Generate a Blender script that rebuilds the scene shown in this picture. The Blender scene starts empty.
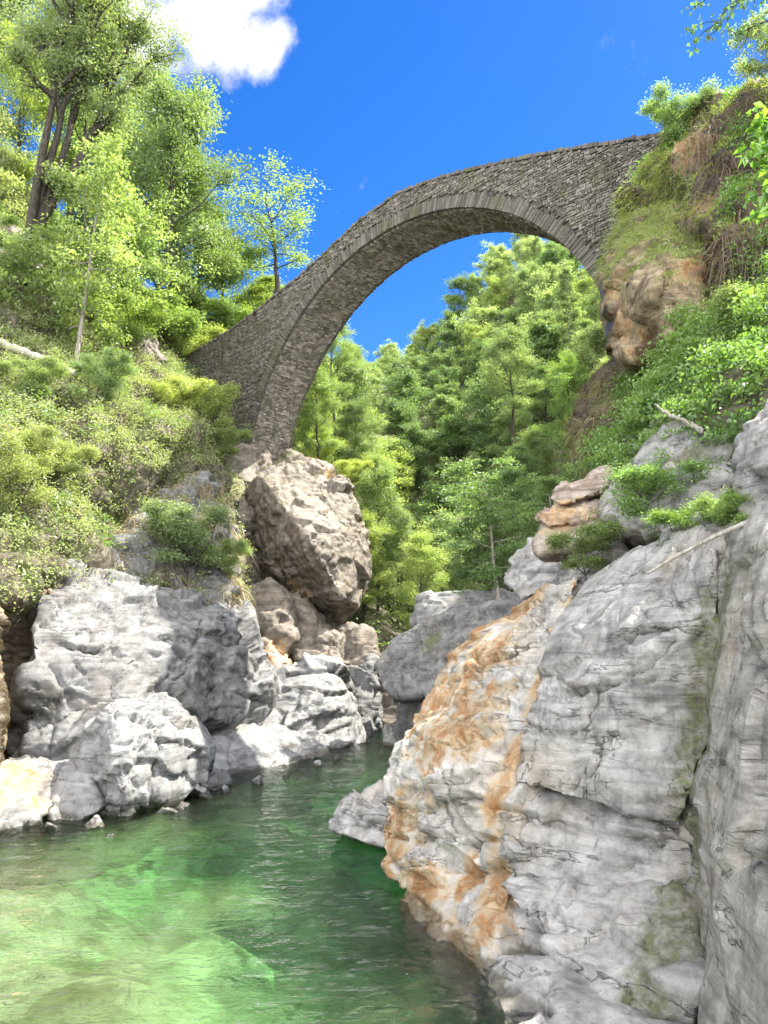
import bpy, bmesh, math, random
import numpy as np
from mathutils import Vector

# ------------------------------------------------------------------ camera, world, sun, exposure
scene = bpy.context.scene
COL = scene.collection
CAMZ, TILT, FPX = 3.0, math.radians(10.0), 760.0
cam_d = bpy.data.cameras.new('camera')
cam = bpy.data.objects.new('camera', cam_d); COL.objects.link(cam)
cam.location = (0, 0, CAMZ); cam.rotation_euler = (math.radians(90) + TILT, 0, 0)
cam_d.sensor_fit = 'VERTICAL'; cam_d.sensor_height = 24.0; cam_d.lens = 24.0 * FPX / 1024.0
cam_d.clip_start = 0.1; cam_d.clip_end = 3000
scene.camera = cam

def ray(px, py):
    u = (px - 384.0) / FPX; v = (512.0 - py) / FPX
    return np.array([u, math.cos(TILT) - v * math.sin(TILT), math.sin(TILT) + v * math.cos(TILT)])
def P(px, py, Y):                       # point of the place seen at pixel px, py and standing Y metres ahead
    r = ray(px, py); return r * (Y / r[1]) + np.array([0, 0, CAMZ])
def G(px, py, z=0.0):
    r = ray(px, py); return r * ((z - CAMZ) / r[2]) + np.array([0, 0, CAMZ])
def proj(V):
    V = np.asarray(V, float); d = V - np.array([0, 0, CAMZ])
    f = d[:, 1] * math.cos(TILT) + d[:, 2] * math.sin(TILT); up = -d[:, 1] * math.sin(TILT) + d[:, 2] * math.cos(TILT)
    f = np.where(np.abs(f) < 1e-3, 1e-3, f)
    return 384 + FPX * d[:, 0] / f, 512 - FPX * up / f, f

SUN_EL, SUN_AZ = math.radians(57), math.radians(62)      # azimuth from straight ahead (+Y) towards +X
SUN = np.array([math.sin(SUN_AZ) * math.cos(SUN_EL), math.cos(SUN_AZ) * math.cos(SUN_EL), math.sin(SUN_EL)])
sd = bpy.data.lights.new('sun', 'SUN'); sd.energy = 5.0; sd.angle = math.radians(0.53); sd.color = (1.0, 0.955, 0.87)
so = bpy.data.objects.new('sun', sd); COL.objects.link(so)
so.rotation_euler = Vector(SUN).to_track_quat('Z', 'Y').to_euler(); so.location = (30, 30, 60)

scene.view_settings.view_transform = 'Standard'; scene.view_settings.look = 'None'
scene.view_settings.gamma = 1.0; scene.view_settings.exposure = 2.0
scene.render.engine = 'CYCLES'
cy = scene.cycles
cy.max_bounces = 7; cy.diffuse_bounces = 4; cy.glossy_bounces = 3; cy.transmission_bounces = 5; cy.transparent_max_bounces = 8
cy.volume_bounces = 0; cy.caustics_reflective = False; cy.caustics_refractive = False
cy.sample_clamp_indirect = 6.0
cy.use_denoising = True
try: cy.denoiser = 'OPENIMAGEDENOISE'; cy.denoising_prefilter = 'FAST'
except Exception: pass

class NT:
    """small helper for node trees"""
    def __init__(s, tree): s.t = tree; s.n = tree.nodes; s.l = tree.links
    def new(s, typ, **kw):
        nd = s.n.new(typ)
        for k, v in kw.items(): setattr(nd, k, v)
        return nd
    def link(s, a, b): s.l.new(a, b)
    def put(s, sock, v):
        if v is None: return
        if isinstance(v, bpy.types.NodeSocket): s.l.new(v, sock)
        else: sock.default_value = v
    def math(s, op, a, b=None, c=None, clamp=False):
        nd = s.new('ShaderNodeMath', operation=op, use_clamp=clamp)
        s.put(nd.inputs[0], a); s.put(nd.inputs[1], b); s.put(nd.inputs[2], c); return nd.outputs[0]
    def vmath(s, op, a, b=None):
        nd = s.new('ShaderNodeVectorMath', operation=op); s.put(nd.inputs[0], a); s.put(nd.inputs[1], b)
        return nd.outputs['Value'] if op in ('DOT_PRODUCT', 'LENGTH', 'DISTANCE') else nd.outputs[0]
    def rng(s, v, a, b, c=0.0, d=1.0, smooth=False):
        nd = s.new('ShaderNodeMapRange'); nd.clamp = True
        if smooth: nd.interpolation_type = 'SMOOTHSTEP'
        s.put(nd.inputs[0], v); nd.inputs[1].default_value = a; nd.inputs[2].default_value = b
        nd.inputs[3].default_value = c; nd.inputs[4].default_value = d; return nd.outputs[0]
    def noise(s, vec, scale, detail=4, rough=0.55, dist=0.0):
        nd = s.new('ShaderNodeTexNoise'); s.put(nd.inputs['Vector'], vec); nd.inputs['Scale'].default_value = scale
        nd.inputs['Detail'].default_value = detail; nd.inputs['Roughness'].default_value = rough; nd.inputs['Distortion'].default_value = dist
        return nd.outputs[0]
    def mix(s, f, a, b, mode='MIX'):
        nd = s.new('ShaderNodeMix', data_type='RGBA', blend_type=mode); s.put(nd.inputs[0], f)
        s.put(nd.inputs[6], a if isinstance(a, bpy.types.NodeSocket) else tuple(a) + (1.0,) if len(a) == 3 else a)
        s.put(nd.inputs[7], b if isinstance(b, bpy.types.NodeSocket) else tuple(b) + (1.0,) if len(b) == 3 else b)
        return nd.outputs[2]
    def attr(s, name): return s.new('ShaderNodeAttribute', attribute_name=name).outputs['Fac']
    def mapping(s, vec, rot=(0, 0, 0), sc=(1, 1, 1)):
        nd = s.new('ShaderNodeMapping'); s.put(nd.inputs[0], vec); nd.inputs[2].default_value = rot; nd.inputs[3].default_value = sc
        return nd.outputs[0]

world = bpy.data.worlds.new('World'); scene.world = world; world.use_nodes = True
w = NT(world.node_tree); w.n.clear()
sky = w.new('ShaderNodeTexSky', sky_type='NISHITA'); sky.sun_disc = False
sky.sun_elevation = SUN_EL; sky.sun_rotation = SUN_AZ; sky.altitude = 900; sky.air_density = 1.0; sky.dust_density = 0.25; sky.ozone_density = 3.0
hs = w.new('ShaderNodeHueSaturation'); hs.inputs['Saturation'].default_value = 1.36; hs.inputs['Value'].default_value = 1.0; hs.inputs['Hue'].default_value = 0.512
w.link(sky.outputs[0], hs.inputs['Color'])
gen = w.new('ShaderNodeTexCoord').outputs['Generated']
def unit(v): v = np.asarray(v, float); return v / np.linalg.norm(v)
cn = w.noise(gen, 7.5, 9, 0.62, 0.25); cn2 = w.noise(gen, 30.0, 6, 0.6)
tot = None
for (px, py, r, k) in [(208, 20, 72, 1.0), (140, 30, 60, 1.0), (248, 42, 48, 0.85), (278, 36, 30, .62), (190, 60, 42, 0.75), (120, -20, 80, 1.0), (225, -30, 70, 1.0), (356, 196, 8, .24), (361, 188, 9, .27), (367, 180, 9, .27), (373, 172, 7, .24)]:
    c = unit(ray(px, py)); ang = r / FPX * 0.85
    d = w.vmath('DISTANCE', gen, tuple(c))
    f = w.rng(d, ang * 1.5, 0.0, 0.0, k, smooth=True)
    tot = f if tot is None else w.math('MAXIMUM', tot, f)
# unseen bright clouds added behind the camera as fill for the shaded rocks
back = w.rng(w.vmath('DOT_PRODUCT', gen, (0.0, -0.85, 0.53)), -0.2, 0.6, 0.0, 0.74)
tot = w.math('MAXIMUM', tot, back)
m = w.math('ADD', tot, w.math('MULTIPLY', w.math('SUBTRACT', cn, 0.5), 1.5))
m = w.math('ADD', m, w.math('MULTIPLY', w.math('SUBTRACT', cn2, 0.5), 0.7))
cm = w.rng(m, 0.36, 0.86, 0, 1, smooth=True)
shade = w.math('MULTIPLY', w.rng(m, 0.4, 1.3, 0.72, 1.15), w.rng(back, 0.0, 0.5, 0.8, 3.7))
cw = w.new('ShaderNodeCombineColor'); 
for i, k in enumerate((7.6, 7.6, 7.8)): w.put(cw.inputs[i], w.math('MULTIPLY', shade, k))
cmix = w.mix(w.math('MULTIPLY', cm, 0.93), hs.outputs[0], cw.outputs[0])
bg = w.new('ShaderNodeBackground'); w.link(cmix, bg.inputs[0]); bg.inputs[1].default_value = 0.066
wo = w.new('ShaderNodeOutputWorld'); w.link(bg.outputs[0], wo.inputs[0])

# ------------------------------------------------------------------ numpy noise
def sstep(x, a, b): t = np.clip((x - a) / (b - a), 0, 1); return t * t * (3 - 2 * t)
def _h(ix, iy, iz, s):
    h = (ix.astype(np.int64) * 374761393 + iy.astype(np.int64) * 668265263 + iz.astype(np.int64) * 2147483647 + s * 1274126177) & 0xffffffff
    h = ((h ^ (h >> 13)) * 1274126177) & 0xffffffff
    h = ((h ^ (h >> 16)) * 2246822519) & 0xffffffff
    return h ^ (h >> 15)
def _f(h): return (h & 0xffff).astype(np.float64) / 65535.0
def gnoise(p, seed=0):
    p = np.asarray(p, float); i = np.floor(p).astype(np.int64); f = p - i; u = f * f * f * (f * (f * 6 - 15) + 10)
    out = 0.0
    for dx in (0, 1):
        for dy in (0, 1):
            for dz in (0, 1):
                h = _h(i[:, 0] + dx, i[:, 1] + dy, i[:, 2] + dz, seed)
                gx = _f(h) * 2 - 1; gy = _f(h >> 8) * 2 - 1; gz = _f(h >> 16) * 2 - 1
                d = gx * (f[:, 0] - dx) + gy * (f[:, 1] - dy) + gz * (f[:, 2] - dz)
                wgt = (u[:, 0] if dx else 1 - u[:, 0]) * (u[:, 1] if dy else 1 - u[:, 1]) * (u[:, 2] if dz else 1 - u[:, 2])
                out = out + d * wgt
    return out * 1.3
def fbm(p, octv=4, seed=0, lac=2.0, gain=0.5):
    p = np.asarray(p, float); a = 1.0; s = 0.0
    for o in range(octv): s = s + a * gnoise(p, seed + o * 17); p = p * lac; a *= gain
    return s
def voronoi(p, seed=0):
    p = np.asarray(p, float); i = np.floor(p).astype(np.int64); n = len(p)
    F1 = np.full(n, 9.0); F2 = np.full(n, 9.0); ID = np.zeros(n, np.int64); OFF = np.zeros((n, 3))
    for dx in (-1, 0, 1):
        for dy in (-1, 0, 1):
            for dz in (-1, 0, 1):
                c = i + np.array([dx, dy, dz]); h = _h(c[:, 0], c[:, 1], c[:, 2], seed)
                q = c + np.stack([_f(h), _f(h >> 7), _f(h >> 15)], 1)
                o = p - q; d = np.sqrt((o * o).sum(1))
                cl = d < F1
                F2 = np.where(cl, F1, np.minimum(F2, d)); F1 = np.where(cl, d, F1)
                ID = np.where(cl, h, ID); OFF = np.where(cl[:, None], o, OFF)
    return F1, F2, ID, OFF

# ------------------------------------------------------------------ object helpers
def tag(o, label=None, cat=None, group=None, kind=None):
    if label: o['label'] = label
    if cat: o['category'] = cat
    if group: o['group'] = group
    if kind: o['kind'] = kind
    return o
def empty(name, loc, label=None, cat=None, group=None):
    o = bpy.data.objects.new(name, None); COL.objects.link(o); o.location = tuple(loc); o.empty_display_size = 0.3
    return tag(o, label, cat, group)
def mesh_data(name, V, F, mat, smooth=False, attrs=None):
    V = np.ascontiguousarray(V, np.float32)
    if not isinstance(F, list): F = [F]
    F = [np.asarray(f, np.int32) for f in F if len(f)]
    me = bpy.data.meshes.new(name); me.vertices.add(len(V)); me.vertices.foreach_set('co', V.ravel())
    nl = sum(f.size for f in F); npoly = sum(len(f) for f in F)
    me.loops.add(nl); me.loops.foreach_set('vertex_index', np.concatenate([f.ravel() for f in F]))
    st = []; off = 0
    for f in F:
        st.append(off + np.arange(len(f)) * f.shape[1]); off += f.size
    me.polygons.add(npoly); me.polygons.foreach_set('loop_start', np.concatenate(st).astype(np.int32))
    if smooth: me.polygons.foreach_set('use_smooth', np.ones(npoly, bool))
    else: me.polygons.foreach_set('use_smooth', np.zeros(npoly, bool))
    me.update(calc_edges=True)
    for k, a in (attrs or {}).items():
        at = me.attributes.new(k, 'FLOAT', 'POINT'); at.data.foreach_set('value', np.ascontiguousarray(a, np.float32))
    if mat: me.materials.append(mat)
    return me
def put(name, V, F, mat, parent=None, origin=None, smooth=False, attrs=None):
    """one mesh object; V in world coordinates, origin: the object's (or its parent's) base"""
    V = np.asarray(V, float)
    if origin is None:
        origin = np.array([V[:, 0].mean(), V[:, 1].mean(), V[:, 2].min()]) if parent is None else np.array(parent.location)
    o = bpy.data.objects.new(name, mesh_data(name, V - np.asarray(origin), F, mat, smooth, attrs)); COL.objects.link(o)
    if parent is None: o.location = tuple(origin)
    else: o.parent = parent
    return o
def boxes(C, A, B, Cc, jit=0.0, rng=None):
    """many boxes: centres C, half-axes A, B, Cc (n,3)"""
    n = len(C); sg = np.array([(x, y, z) for x in (-1, 1) for y in (-1, 1) for z in (-1, 1)], float)
    V = C[:, None, :] + sg[None, :, 0:1] * A[:, None, :] + sg[None, :, 1:2] * B[:, None, :] + sg[None, :, 2:3] * Cc[:, None, :]
    if jit: V = V + rng.uniform(-jit, jit, V.shape)
    f = np.array([(0, 1, 3, 2), (4, 6, 7, 5), (0, 4, 5, 1), (2, 3, 7, 6), (0, 2, 6, 4), (1, 5, 7, 3)])
    F = (np.arange(n)[:, None, None] * 8 + f[None]).reshape(-1, 4)
    return V.reshape(-1, 3), F
def tubes(paths, sides=5):
    """paths: list of (pts (k,3), radii (k,))"""
    VV, FF = [], []; off = 0
    for pts, rad in paths:
        pts = np.asarray(pts, float); rad = np.asarray(rad, float); k = len(pts)
        t = np.gradient(pts, axis=0); t /= np.linalg.norm(t, axis=1)[:, None] + 1e-9
        ref = np.array([0.31, 0.95, 0.05]) if abs(t[:, 2]).mean() > .6 else np.array([0.05, 0.1, 1.0])
        a = np.cross(t, ref); a /= np.linalg.norm(a, axis=1)[:, None] + 1e-9; b = np.cross(t, a)
        ang = np.arange(sides) * 2 * math.pi / sides
        ring = pts[:, None, :] + rad[:, None, None] * (np.cos(ang)[None, :, None] * a[:, None, :] + np.sin(ang)[None, :, None] * b[:, None, :])
        VV.append(ring.reshape(-1, 3))
        i = np.arange(k - 1)[:, None] * sides; j = np.arange(sides)[None, :]; j2 = (j + 1) % sides
        FF.append((np.stack([i + j, i + j2, i + sides + j2, i + sides + j], -1) + off).reshape(-1, 4))
        off += k * sides
    return np.concatenate(VV), np.concatenate(FF)
def catmull(ctrl, n):
    """resample along axis 0"""
    c = np.asarray(ctrl, float); k = len(c)
    pad = np.concatenate([2 * c[:1] - c[1:2], c, 2 * c[-1:] - c[-2:-1]], 0)
    t = np.linspace(0, k - 1, n); i = np.minimum(t.astype(int), k - 2); u = (t - i).reshape((-1,) + (1,) * (c.ndim - 1))
    p0, p1, p2, p3 = pad[i], pad[i + 1], pad[i + 2], pad[i + 3]
    return 0.5 * ((2 * p1) + (-p0 + p2) * u + (2 * p0 - 5 * p1 + 4 * p2 - p3) * u ** 2 + (-p0 + 3 * p1 - 3 * p2 + p3) * u ** 3)
def loft(rows, nu, nv):
    g = np.array([[P(*q) if len(q) == 3 else np.array(q[1:]) for q in r] for r in rows])
    g = catmull(g, nv); g = catmull(g.transpose(1, 0, 2), nu).transpose(1, 0, 2)
    return g                                                           # (nv, nu, 3)
def grid_faces(nv, nu):
    i = np.arange(nv - 1)[:, None] * nu; j = np.arange(nu - 1)[None, :]
    return np.stack([i + j, i + j + 1, i + nu + j + 1, i + nu + j], -1).reshape(-1, 4)
def grid_normals(g):
    du = np.gradient(g, axis=1); dv = np.gradient(g, axis=0); n = np.cross(du, dv); n /= np.linalg.norm(n, axis=2)[:, :, None] + 1e-9
    return n
def scatter(V, F, n, rng):
    """random points on a quad mesh, with normals"""
    a, b, c, d = (V[F[:, k]] for k in range(4))
    nn = np.cross(c - a, d - b); ar = np.linalg.norm(nn, axis=1); p = ar / ar.sum()
    f = rng.choice(len(F), n, p=p); u = rng.random(n)[:, None]; v = rng.random(n)[:, None]
    q = (a[f] * (1 - u) + b[f] * u) * (1 - v) + (d[f] * (1 - u) + c[f] * u) * v
    return q, nn[f] / (ar[f][:, None] + 1e-9)

# ------------------------------------------------------------------ materials
def material(name):
    mt = bpy.data.materials.new(name); mt.use_nodes = True; t = NT(mt.node_tree); t.n.clear()
    out = t.new('ShaderNodeOutputMaterial'); return mt, t, out
def principled(t, out, col, rough=0.8, normal=None, spec=0.3):
    b = t.new('ShaderNodeBsdfPrincipled'); t.put(b.inputs['Base Color'], col if isinstance(col, bpy.types.NodeSocket) else tuple(col) + (1.0,))
    t.put(b.inputs['Roughness'], rough); b.inputs['Specular IOR Level'].default_value = spec
    if normal is not None: t.link(normal, b.inputs['Normal'])
    t.link(b.outputs[0], out.inputs[0]); return b
def bump(t, h, strength=0.5, dist=0.05, prev=None):
    b = t.new('ShaderNodeBump'); b.inputs['Strength'].default_value = strength; b.inputs['Distance'].default_value = dist
    t.link(h, b.inputs['Height'])
    if prev is not None: t.link(prev, b.inputs['Normal'])
    return b.outputs[0]
def rock_mat(name, dark, light, stain=(0.33, 0.13, 0.035), mossc=(0.06, 0.075, 0.018), rot=(0.25, 0.1, 0.4), streak=0.6, crack=0.7, cscale=0.55, fine=1.0, rough=0.75):
    mt, t, out = material(name)
    pos = t.new('ShaderNodeNewGeometry').outputs['Position']
    warp = t.noise(pos, 0.7, 3, 0.5)
    n_big = t.noise(pos, 0.45, 6, 0.62); n_mid = t.noise(pos, 2.6, 7, 0.65); n_fine = t.noise(pos, 16.0, 5, 0.7)
    lay = t.mapping(pos, rot, (0.35, 0.35, 4.5)); n_lay = t.noise(lay, 1.6, 7, 0.66, 0.6)
    col = t.mix(t.rng(n_mid, 0.34, 0.60), dark, light)
    col = t.mix(t.math('MULTIPLY', t.rng(n_lay, 0.50, 0.33), streak), col, tuple(c * 0.45 for c in dark))
    col = t.mix(t.math('MULTIPLY', t.rng(n_lay, 0.58, 0.72), streak * 0.8), col, tuple(min(.72, c * 1.35) for c in light))
    warmc = t.noise(pos, 0.9, 5, 0.6, 0.4)
    col = t.mix(t.rng(warmc, 0.52, 0.75, 0, 0.45), col, (light[0] * 1.0, light[1] * 0.84, light[2] * 0.66))
    # downward run-off streaks
    run = t.noise(t.mapping(pos, (0, 0, 0), (3.2, 3.2, 0.16)), 1.6, 5, 0.6)
    col = t.mix(t.math('MULTIPLY', t.rng(run, 0.55, 0.75), 0.55), col, tuple(c * 0.42 for c in dark))
    grit = t.noise(pos, 42.0, 4, .7); col = t.mix(t.rng(grit, .35, .65, .22, 0), col, (.05, .045, .04)); speck = t.rng(n_fine, 0.58, 0.70); col = t.mix(t.math('MULTIPLY', speck, 0.5), col, tuple(c * 0.35 for c in dark))
    # thin joints: long wandering lines along and across the bedding
    def lines(sc, k, wdt, g0, g1, seed):
        v = t.vmath('ADD', t.mapping(pos, rot, sc), (seed, seed * 2.0, seed * .5)); n_ = t.noise(v, 1.0, 6, 0.58, 0.35)
        ln = t.rng(t.math('ABSOLUTE', t.math('SUBTRACT', n_, k)), wdt, 0.0)
        return t.math('MULTIPLY', ln, t.rng(t.noise(t.vmath('ADD', pos, (seed, 0, 0)), 1.1, 3), g0, g1))
    cs = cscale
    cr = t.math('MAXIMUM', lines((.5 * cs, .5 * cs, 3.2 * cs), .5, .005, .44, .56, 1.0), lines((2.6 * cs, 2.6 * cs, .5 * cs), .5, .0045, .48, .62, 5.0))
    cr = t.math('MAXIMUM', cr, lines((1.1 * cs, 1.1 * cs, 6.0 * cs), .47, .006, .52, .64, 9.0))
    col = t.mix(t.math('MULTIPLY', cr, crack), col, (0.035, 0.03, 0.025))
    # stains with a shape of their own
    sn = t.noise(pos, 2.2, 8, 0.7, 0.8); sn2 = t.noise(pos, 9.0, 5, 0.65)
    a = t.attr('rust'); sm = t.rng(t.math('ADD', t.math('MULTIPLY', a, 0.85), t.math('MULTIPLY', t.math('SUBTRACT', sn, 0.5), 1.9)), 0.38, 0.78, 0, 1)
    sm = t.math('MULTIPLY', sm, t.rng(a, 0.02, 0.25))
    sc_ = t.mix(t.rng(sn2, 0.35, 0.7), tuple(c * 0.62 for c in stain), tuple(min(.6, c * 1.35) for c in stain))
    run2 = t.noise(t.mapping(pos, (0, 0, 0), (2.4, 2.4, 0.55)), 1.9, 6, 0.68, .4)
    sm = t.math('MULTIPLY', sm, t.rng(run2, .34, .58, .35, 1.0))
    col = t.mix(t.rng(sm, .05, .5, 0, .75), col, (.36, .265, .14))
    col = t.mix(t.math('MULTIPLY', t.rng(sm, .35, .95), t.rng(sn2, .3, .65, .5, .95)), col, sc_)
    a2 = t.attr('moss'); mm = t.rng(t.math('ADD', t.math('MULTIPLY', a2, 0.9), t.math('MULTIPLY', t.math('SUBTRACT', sn, 0.5), 1.7)), 0.4, 0.7)
    mm = t.math('MULTIPLY', mm, t.rng(a2, 0.02, 0.25))
    col = t.mix(t.math('MULTIPLY', mm, t.rng(sn2, .35, .6, .25, .9)), col, t.mix(t.rng(n_fine, .35, .65), (.045, .036, .02), tuple(c * 1.5 for c in mossc)))
    a3 = t.attr('wet'); wm = t.rng(t.math('ADD', a3, t.math('MULTIPLY', t.math('SUBTRACT', sn, 0.5), 1.2)), 0.35, 0.65)
    wm = t.math('MULTIPLY', wm, t.rng(a3, 0.02, 0.2))
    col = t.mix(t.math('MULTIPLY', wm, 0.75), col, (dark[0] * .32, dark[1] * .27, dark[2] * .17))
    h = t.math('ADD', t.math('MULTIPLY', n_mid, 0.16), t.math('MULTIPLY', n_fine, 0.16))
    h = t.math('ADD', h, t.math('MULTIPLY', n_lay, 0.38)); h = t.math('ADD', h, t.math('MULTIPLY', grit, 0.11)); h = t.math('SUBTRACT', h, t.math('MULTIPLY', cr, 0.5))
    nrm = bump(t, h, 0.75, 0.10 * fine)
    rg = t.rng(wm, 0, 1, rough, 0.3)
    principled(t, out, col, rg, nrm, 0.35); return mt
M = {}
M['rock_right'] = rock_mat('pale_gneiss', (0.125, 0.12, 0.108), (0.37, 0.352, 0.32), stain=(0.205, 0.080, 0.016), rot=(0.12, 0.22, 0.3), cscale=0.5)
M['rock_cream'] = rock_mat('cream_gneiss', (0.19, 0.175, 0.15), (0.45, 0.425, 0.375), stain=(0.205, 0.080, 0.016), rot=(0.12, 0.22, 0.3), cscale=0.6, streak=.6)
M['rock_left'] = rock_mat('grey_gneiss', (0.065, 0.064, 0.061), (0.195, 0.192, 0.184), rot=(0.25, 0.8, 0.3), streak=0.45, cscale=0.75, mossc=(0.09, 0.105, 0.02))  # plain grey base colour for left bank and gorge rocks
M['rock_white'] = rock_mat('washed_white_rock', (0.10, 0.10, 0.097), (0.235, 0.232, 0.223), rot=(0.3, -0.5, 0.2), streak=0.55, cscale=0.7)
M['rock_brown'] = rock_mat('weathered_boulder', (0.078, 0.064, 0.047), (0.215, 0.183, 0.143), stain=(0.30, 0.17, 0.07), rot=(0.2, 0.7, 0.2), streak=0.6, cscale=0.5)
M['rock_ochre'] = rock_mat('ochre_rock', (0.055, 0.032, 0.012), (0.30, 0.235, 0.14), stain=(0.25, 0.10, 0.03), rot=(0.2, 0.5, 0.2), streak=0.5, cscale=0.8)
M['earth'] = rock_mat('rooty_earth', (0.022, 0.016, 0.009), (0.10, 0.070, 0.04), stain=(0.16, 0.07, 0.025), mossc=(0.07, 0.085, 0.018), rot=(0.2, 0.5, 0.2), streak=0.5, cscale=0.8)
M['rock_column'] = rock_mat('fluted_gneiss', (0.13, 0.118, 0.095), (0.39, 0.36, 0.31), rot=(0.1, 1.42, 0.3), cscale=0.5, streak=.7)
M['rock_rusty'] = rock_mat('rusty_layers', (0.19, 0.13, 0.085), (0.38, 0.32, 0.26), stain=(0.38, 0.15, 0.05), rot=(0.1, 0.3, 0.2), streak=0.8, cscale=1.3)
def bed_mat():
    mt, t, out = material('stream_bed_gravel'); pos = t.new('ShaderNodeNewGeometry').outputs['Position']
    n = t.noise(pos, .8, 6, .65, .5); n2 = t.noise(pos, 5, 5, .7)
    col = t.mix(t.rng(n, .38, .62), (.16, .15, .055), (.46, .43, .20)); col = t.mix(t.rng(n2, .35, .7, 0, .5), col, (.10, .095, .04)); col = t.mix(t.attr('wet'), t.mix(.6, col, (.07, .065, .025)), t.mix(.55, col, (.60, .58, .40)))
    principled(t, out, col, .9, None, .1); return mt
M['rock_bed'] = bed_mat()

def soil_mat():
    mt, t, out = material('forest_soil'); pos = t.new('ShaderNodeNewGeometry').outputs['Position']
    n = t.noise(pos, 1.3, 8, 0.7); n2 = t.noise(pos, 9, 6, 0.7)
    col = t.mix(t.rng(n2, 0.35, 0.65), (0.06, 0.047, 0.03), (0.27, 0.235, 0.18)); col = t.mix(t.rng(n, 0.45, 0.6), col, (0.06, 0.08, 0.022))
    principled(t, out, col, 0.95, bump(t, t.math('ADD', n, n2), 0.9, 0.2), 0.1); return mt
M['soil'] = soil_mat()
def leaf_mat(name, dark, light, transl=0.48, ts=1.25):
    mt, t, out = material(name); r = t.attr('rnd'); oi = t.new('ShaderNodeObjectInfo')
    col = t.mix(r, dark, light); col = t.mix(1.0, col, oi.outputs['Color'], 'MULTIPLY')
    d = t.new('ShaderNodeBsdfDiffuse'); t.link(col, d.inputs[0])
    tr = t.new('ShaderNodeBsdfTranslucent'); tc = t.mix(1.0, col, (ts * 1.05, ts * 1.1, ts * 0.6), 'MULTIPLY'); t.link(tc, tr.inputs[0])
    mx = t.new('ShaderNodeMixShader'); mx.inputs[0].default_value = transl; t.link(d.outputs[0], mx.inputs[1]); t.link(tr.outputs[0], mx.inputs[2])
    gl = t.new('ShaderNodeBsdfGlossy'); gl.inputs['Roughness'].default_value = 0.45; gl.inputs[0].default_value = (.9, .95, 1, 1)
    m2 = t.new('ShaderNodeMixShader'); m2.inputs[0].default_value = 0.05; t.link(mx.outputs[0], m2.inputs[1]); t.link(gl.outputs[0], m2.inputs[2])
    t.link(m2.outputs[0], out.inputs[0]); return mt
M['leaf'] = leaf_mat('green_leaves', (0.085, 0.13, 0.04), (0.30, 0.365, 0.14))
M['leaf_fern'] = leaf_mat('fern_leaves', (0.055, 0.125, 0.025), (0.27, 0.40, 0.085))
M['leaf_scrub'] = leaf_mat('scrub_leaves', (0.14, 0.175, 0.06), (0.40, 0.44, 0.19))
M['straw'] = leaf_mat('dry_grass', (0.16, 0.12, 0.06), (0.40, 0.33, 0.18), 0.3)
M['grass'] = leaf_mat('green_grass', (0.14, 0.18, 0.04), (0.36, 0.42, 0.12), 0.4)
M['root'] = leaf_mat('brown_roots', (0.05, 0.03, 0.015), (0.20, 0.13, 0.07), 0.1)
def bark_mat(name, a, b):
    mt, t, out = material(name); pos = t.new('ShaderNodeNewGeometry').outputs['Position']
    n = t.noise(t.mapping(pos, (0, 0, 0), (6, 6, 1.2)), 3, 6, 0.65)
    principled(t, out, t.mix(t.rng(n, 0.35, 0.65), a, b), 0.9, bump(t, n, 0.8, 0.03), 0.15); return mt
M['bark'] = bark_mat('dark_bark', (0.02, 0.017, 0.013), (0.075, 0.064, 0.05))
M['bark_pale'] = bark_mat('pale_bark', (0.17, 0.15, 0.12), (0.38, 0.34, 0.28))
M['deadwood'] = bark_mat('bleached_wood', (0.28, 0.25, 0.20), (0.52, 0.47, 0.40))
def stone_mat(name, dark, light):
    mt, t, out = material(name); pos = t.new('ShaderNodeNewGeometry').outputs['Position']; r = t.attr('rnd')
    n = t.noise(pos, 1.1, 5, 0.6); n2 = t.noise(pos, 14, 6, 0.7)
    col = t.mix(r, dark, light); col = t.mix(t.rng(n2, 0.3, 0.7, 0, 0.6), col, tuple(c * 0.5 for c in dark))
    col = t.mix(t.rng(n, 0.52, 0.70, 0, 0.75), col, (0.085, 0.095, 0.04)); col = t.mix(t.rng(t.noise(t.mapping(pos, (0, 0, 0), (2.5, 2.5, .4)), 1.2, 5, .6), .5, .7, 0, .55), col, (.05, .045, .037))
    col = t.mix(t.rng(t.noise(pos, 5, 5, 0.7), 0.62, 0.7, 0, 0.65), col, (0.46, 0.45, 0.41))
    principled(t, out, col, 0.92, bump(t, n2, 0.7, 0.03), 0.15); return mt
M['stone'] = stone_mat('bridge_stone', (0.10, 0.09, 0.075), (0.27, 0.245, 0.205))
M['stone_ring'] = stone_mat('arch_stone', (0.085, 0.077, 0.064), (0.19, 0.172, 0.145))
M['stone_soffit'] = stone_mat('vault_stone', (0.17, 0.152, 0.125), (0.48, 0.43, 0.36))
M['mortar'] = stone_mat('mortar', (0.10, 0.092, 0.078), (0.13, 0.12, 0.10))

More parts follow.
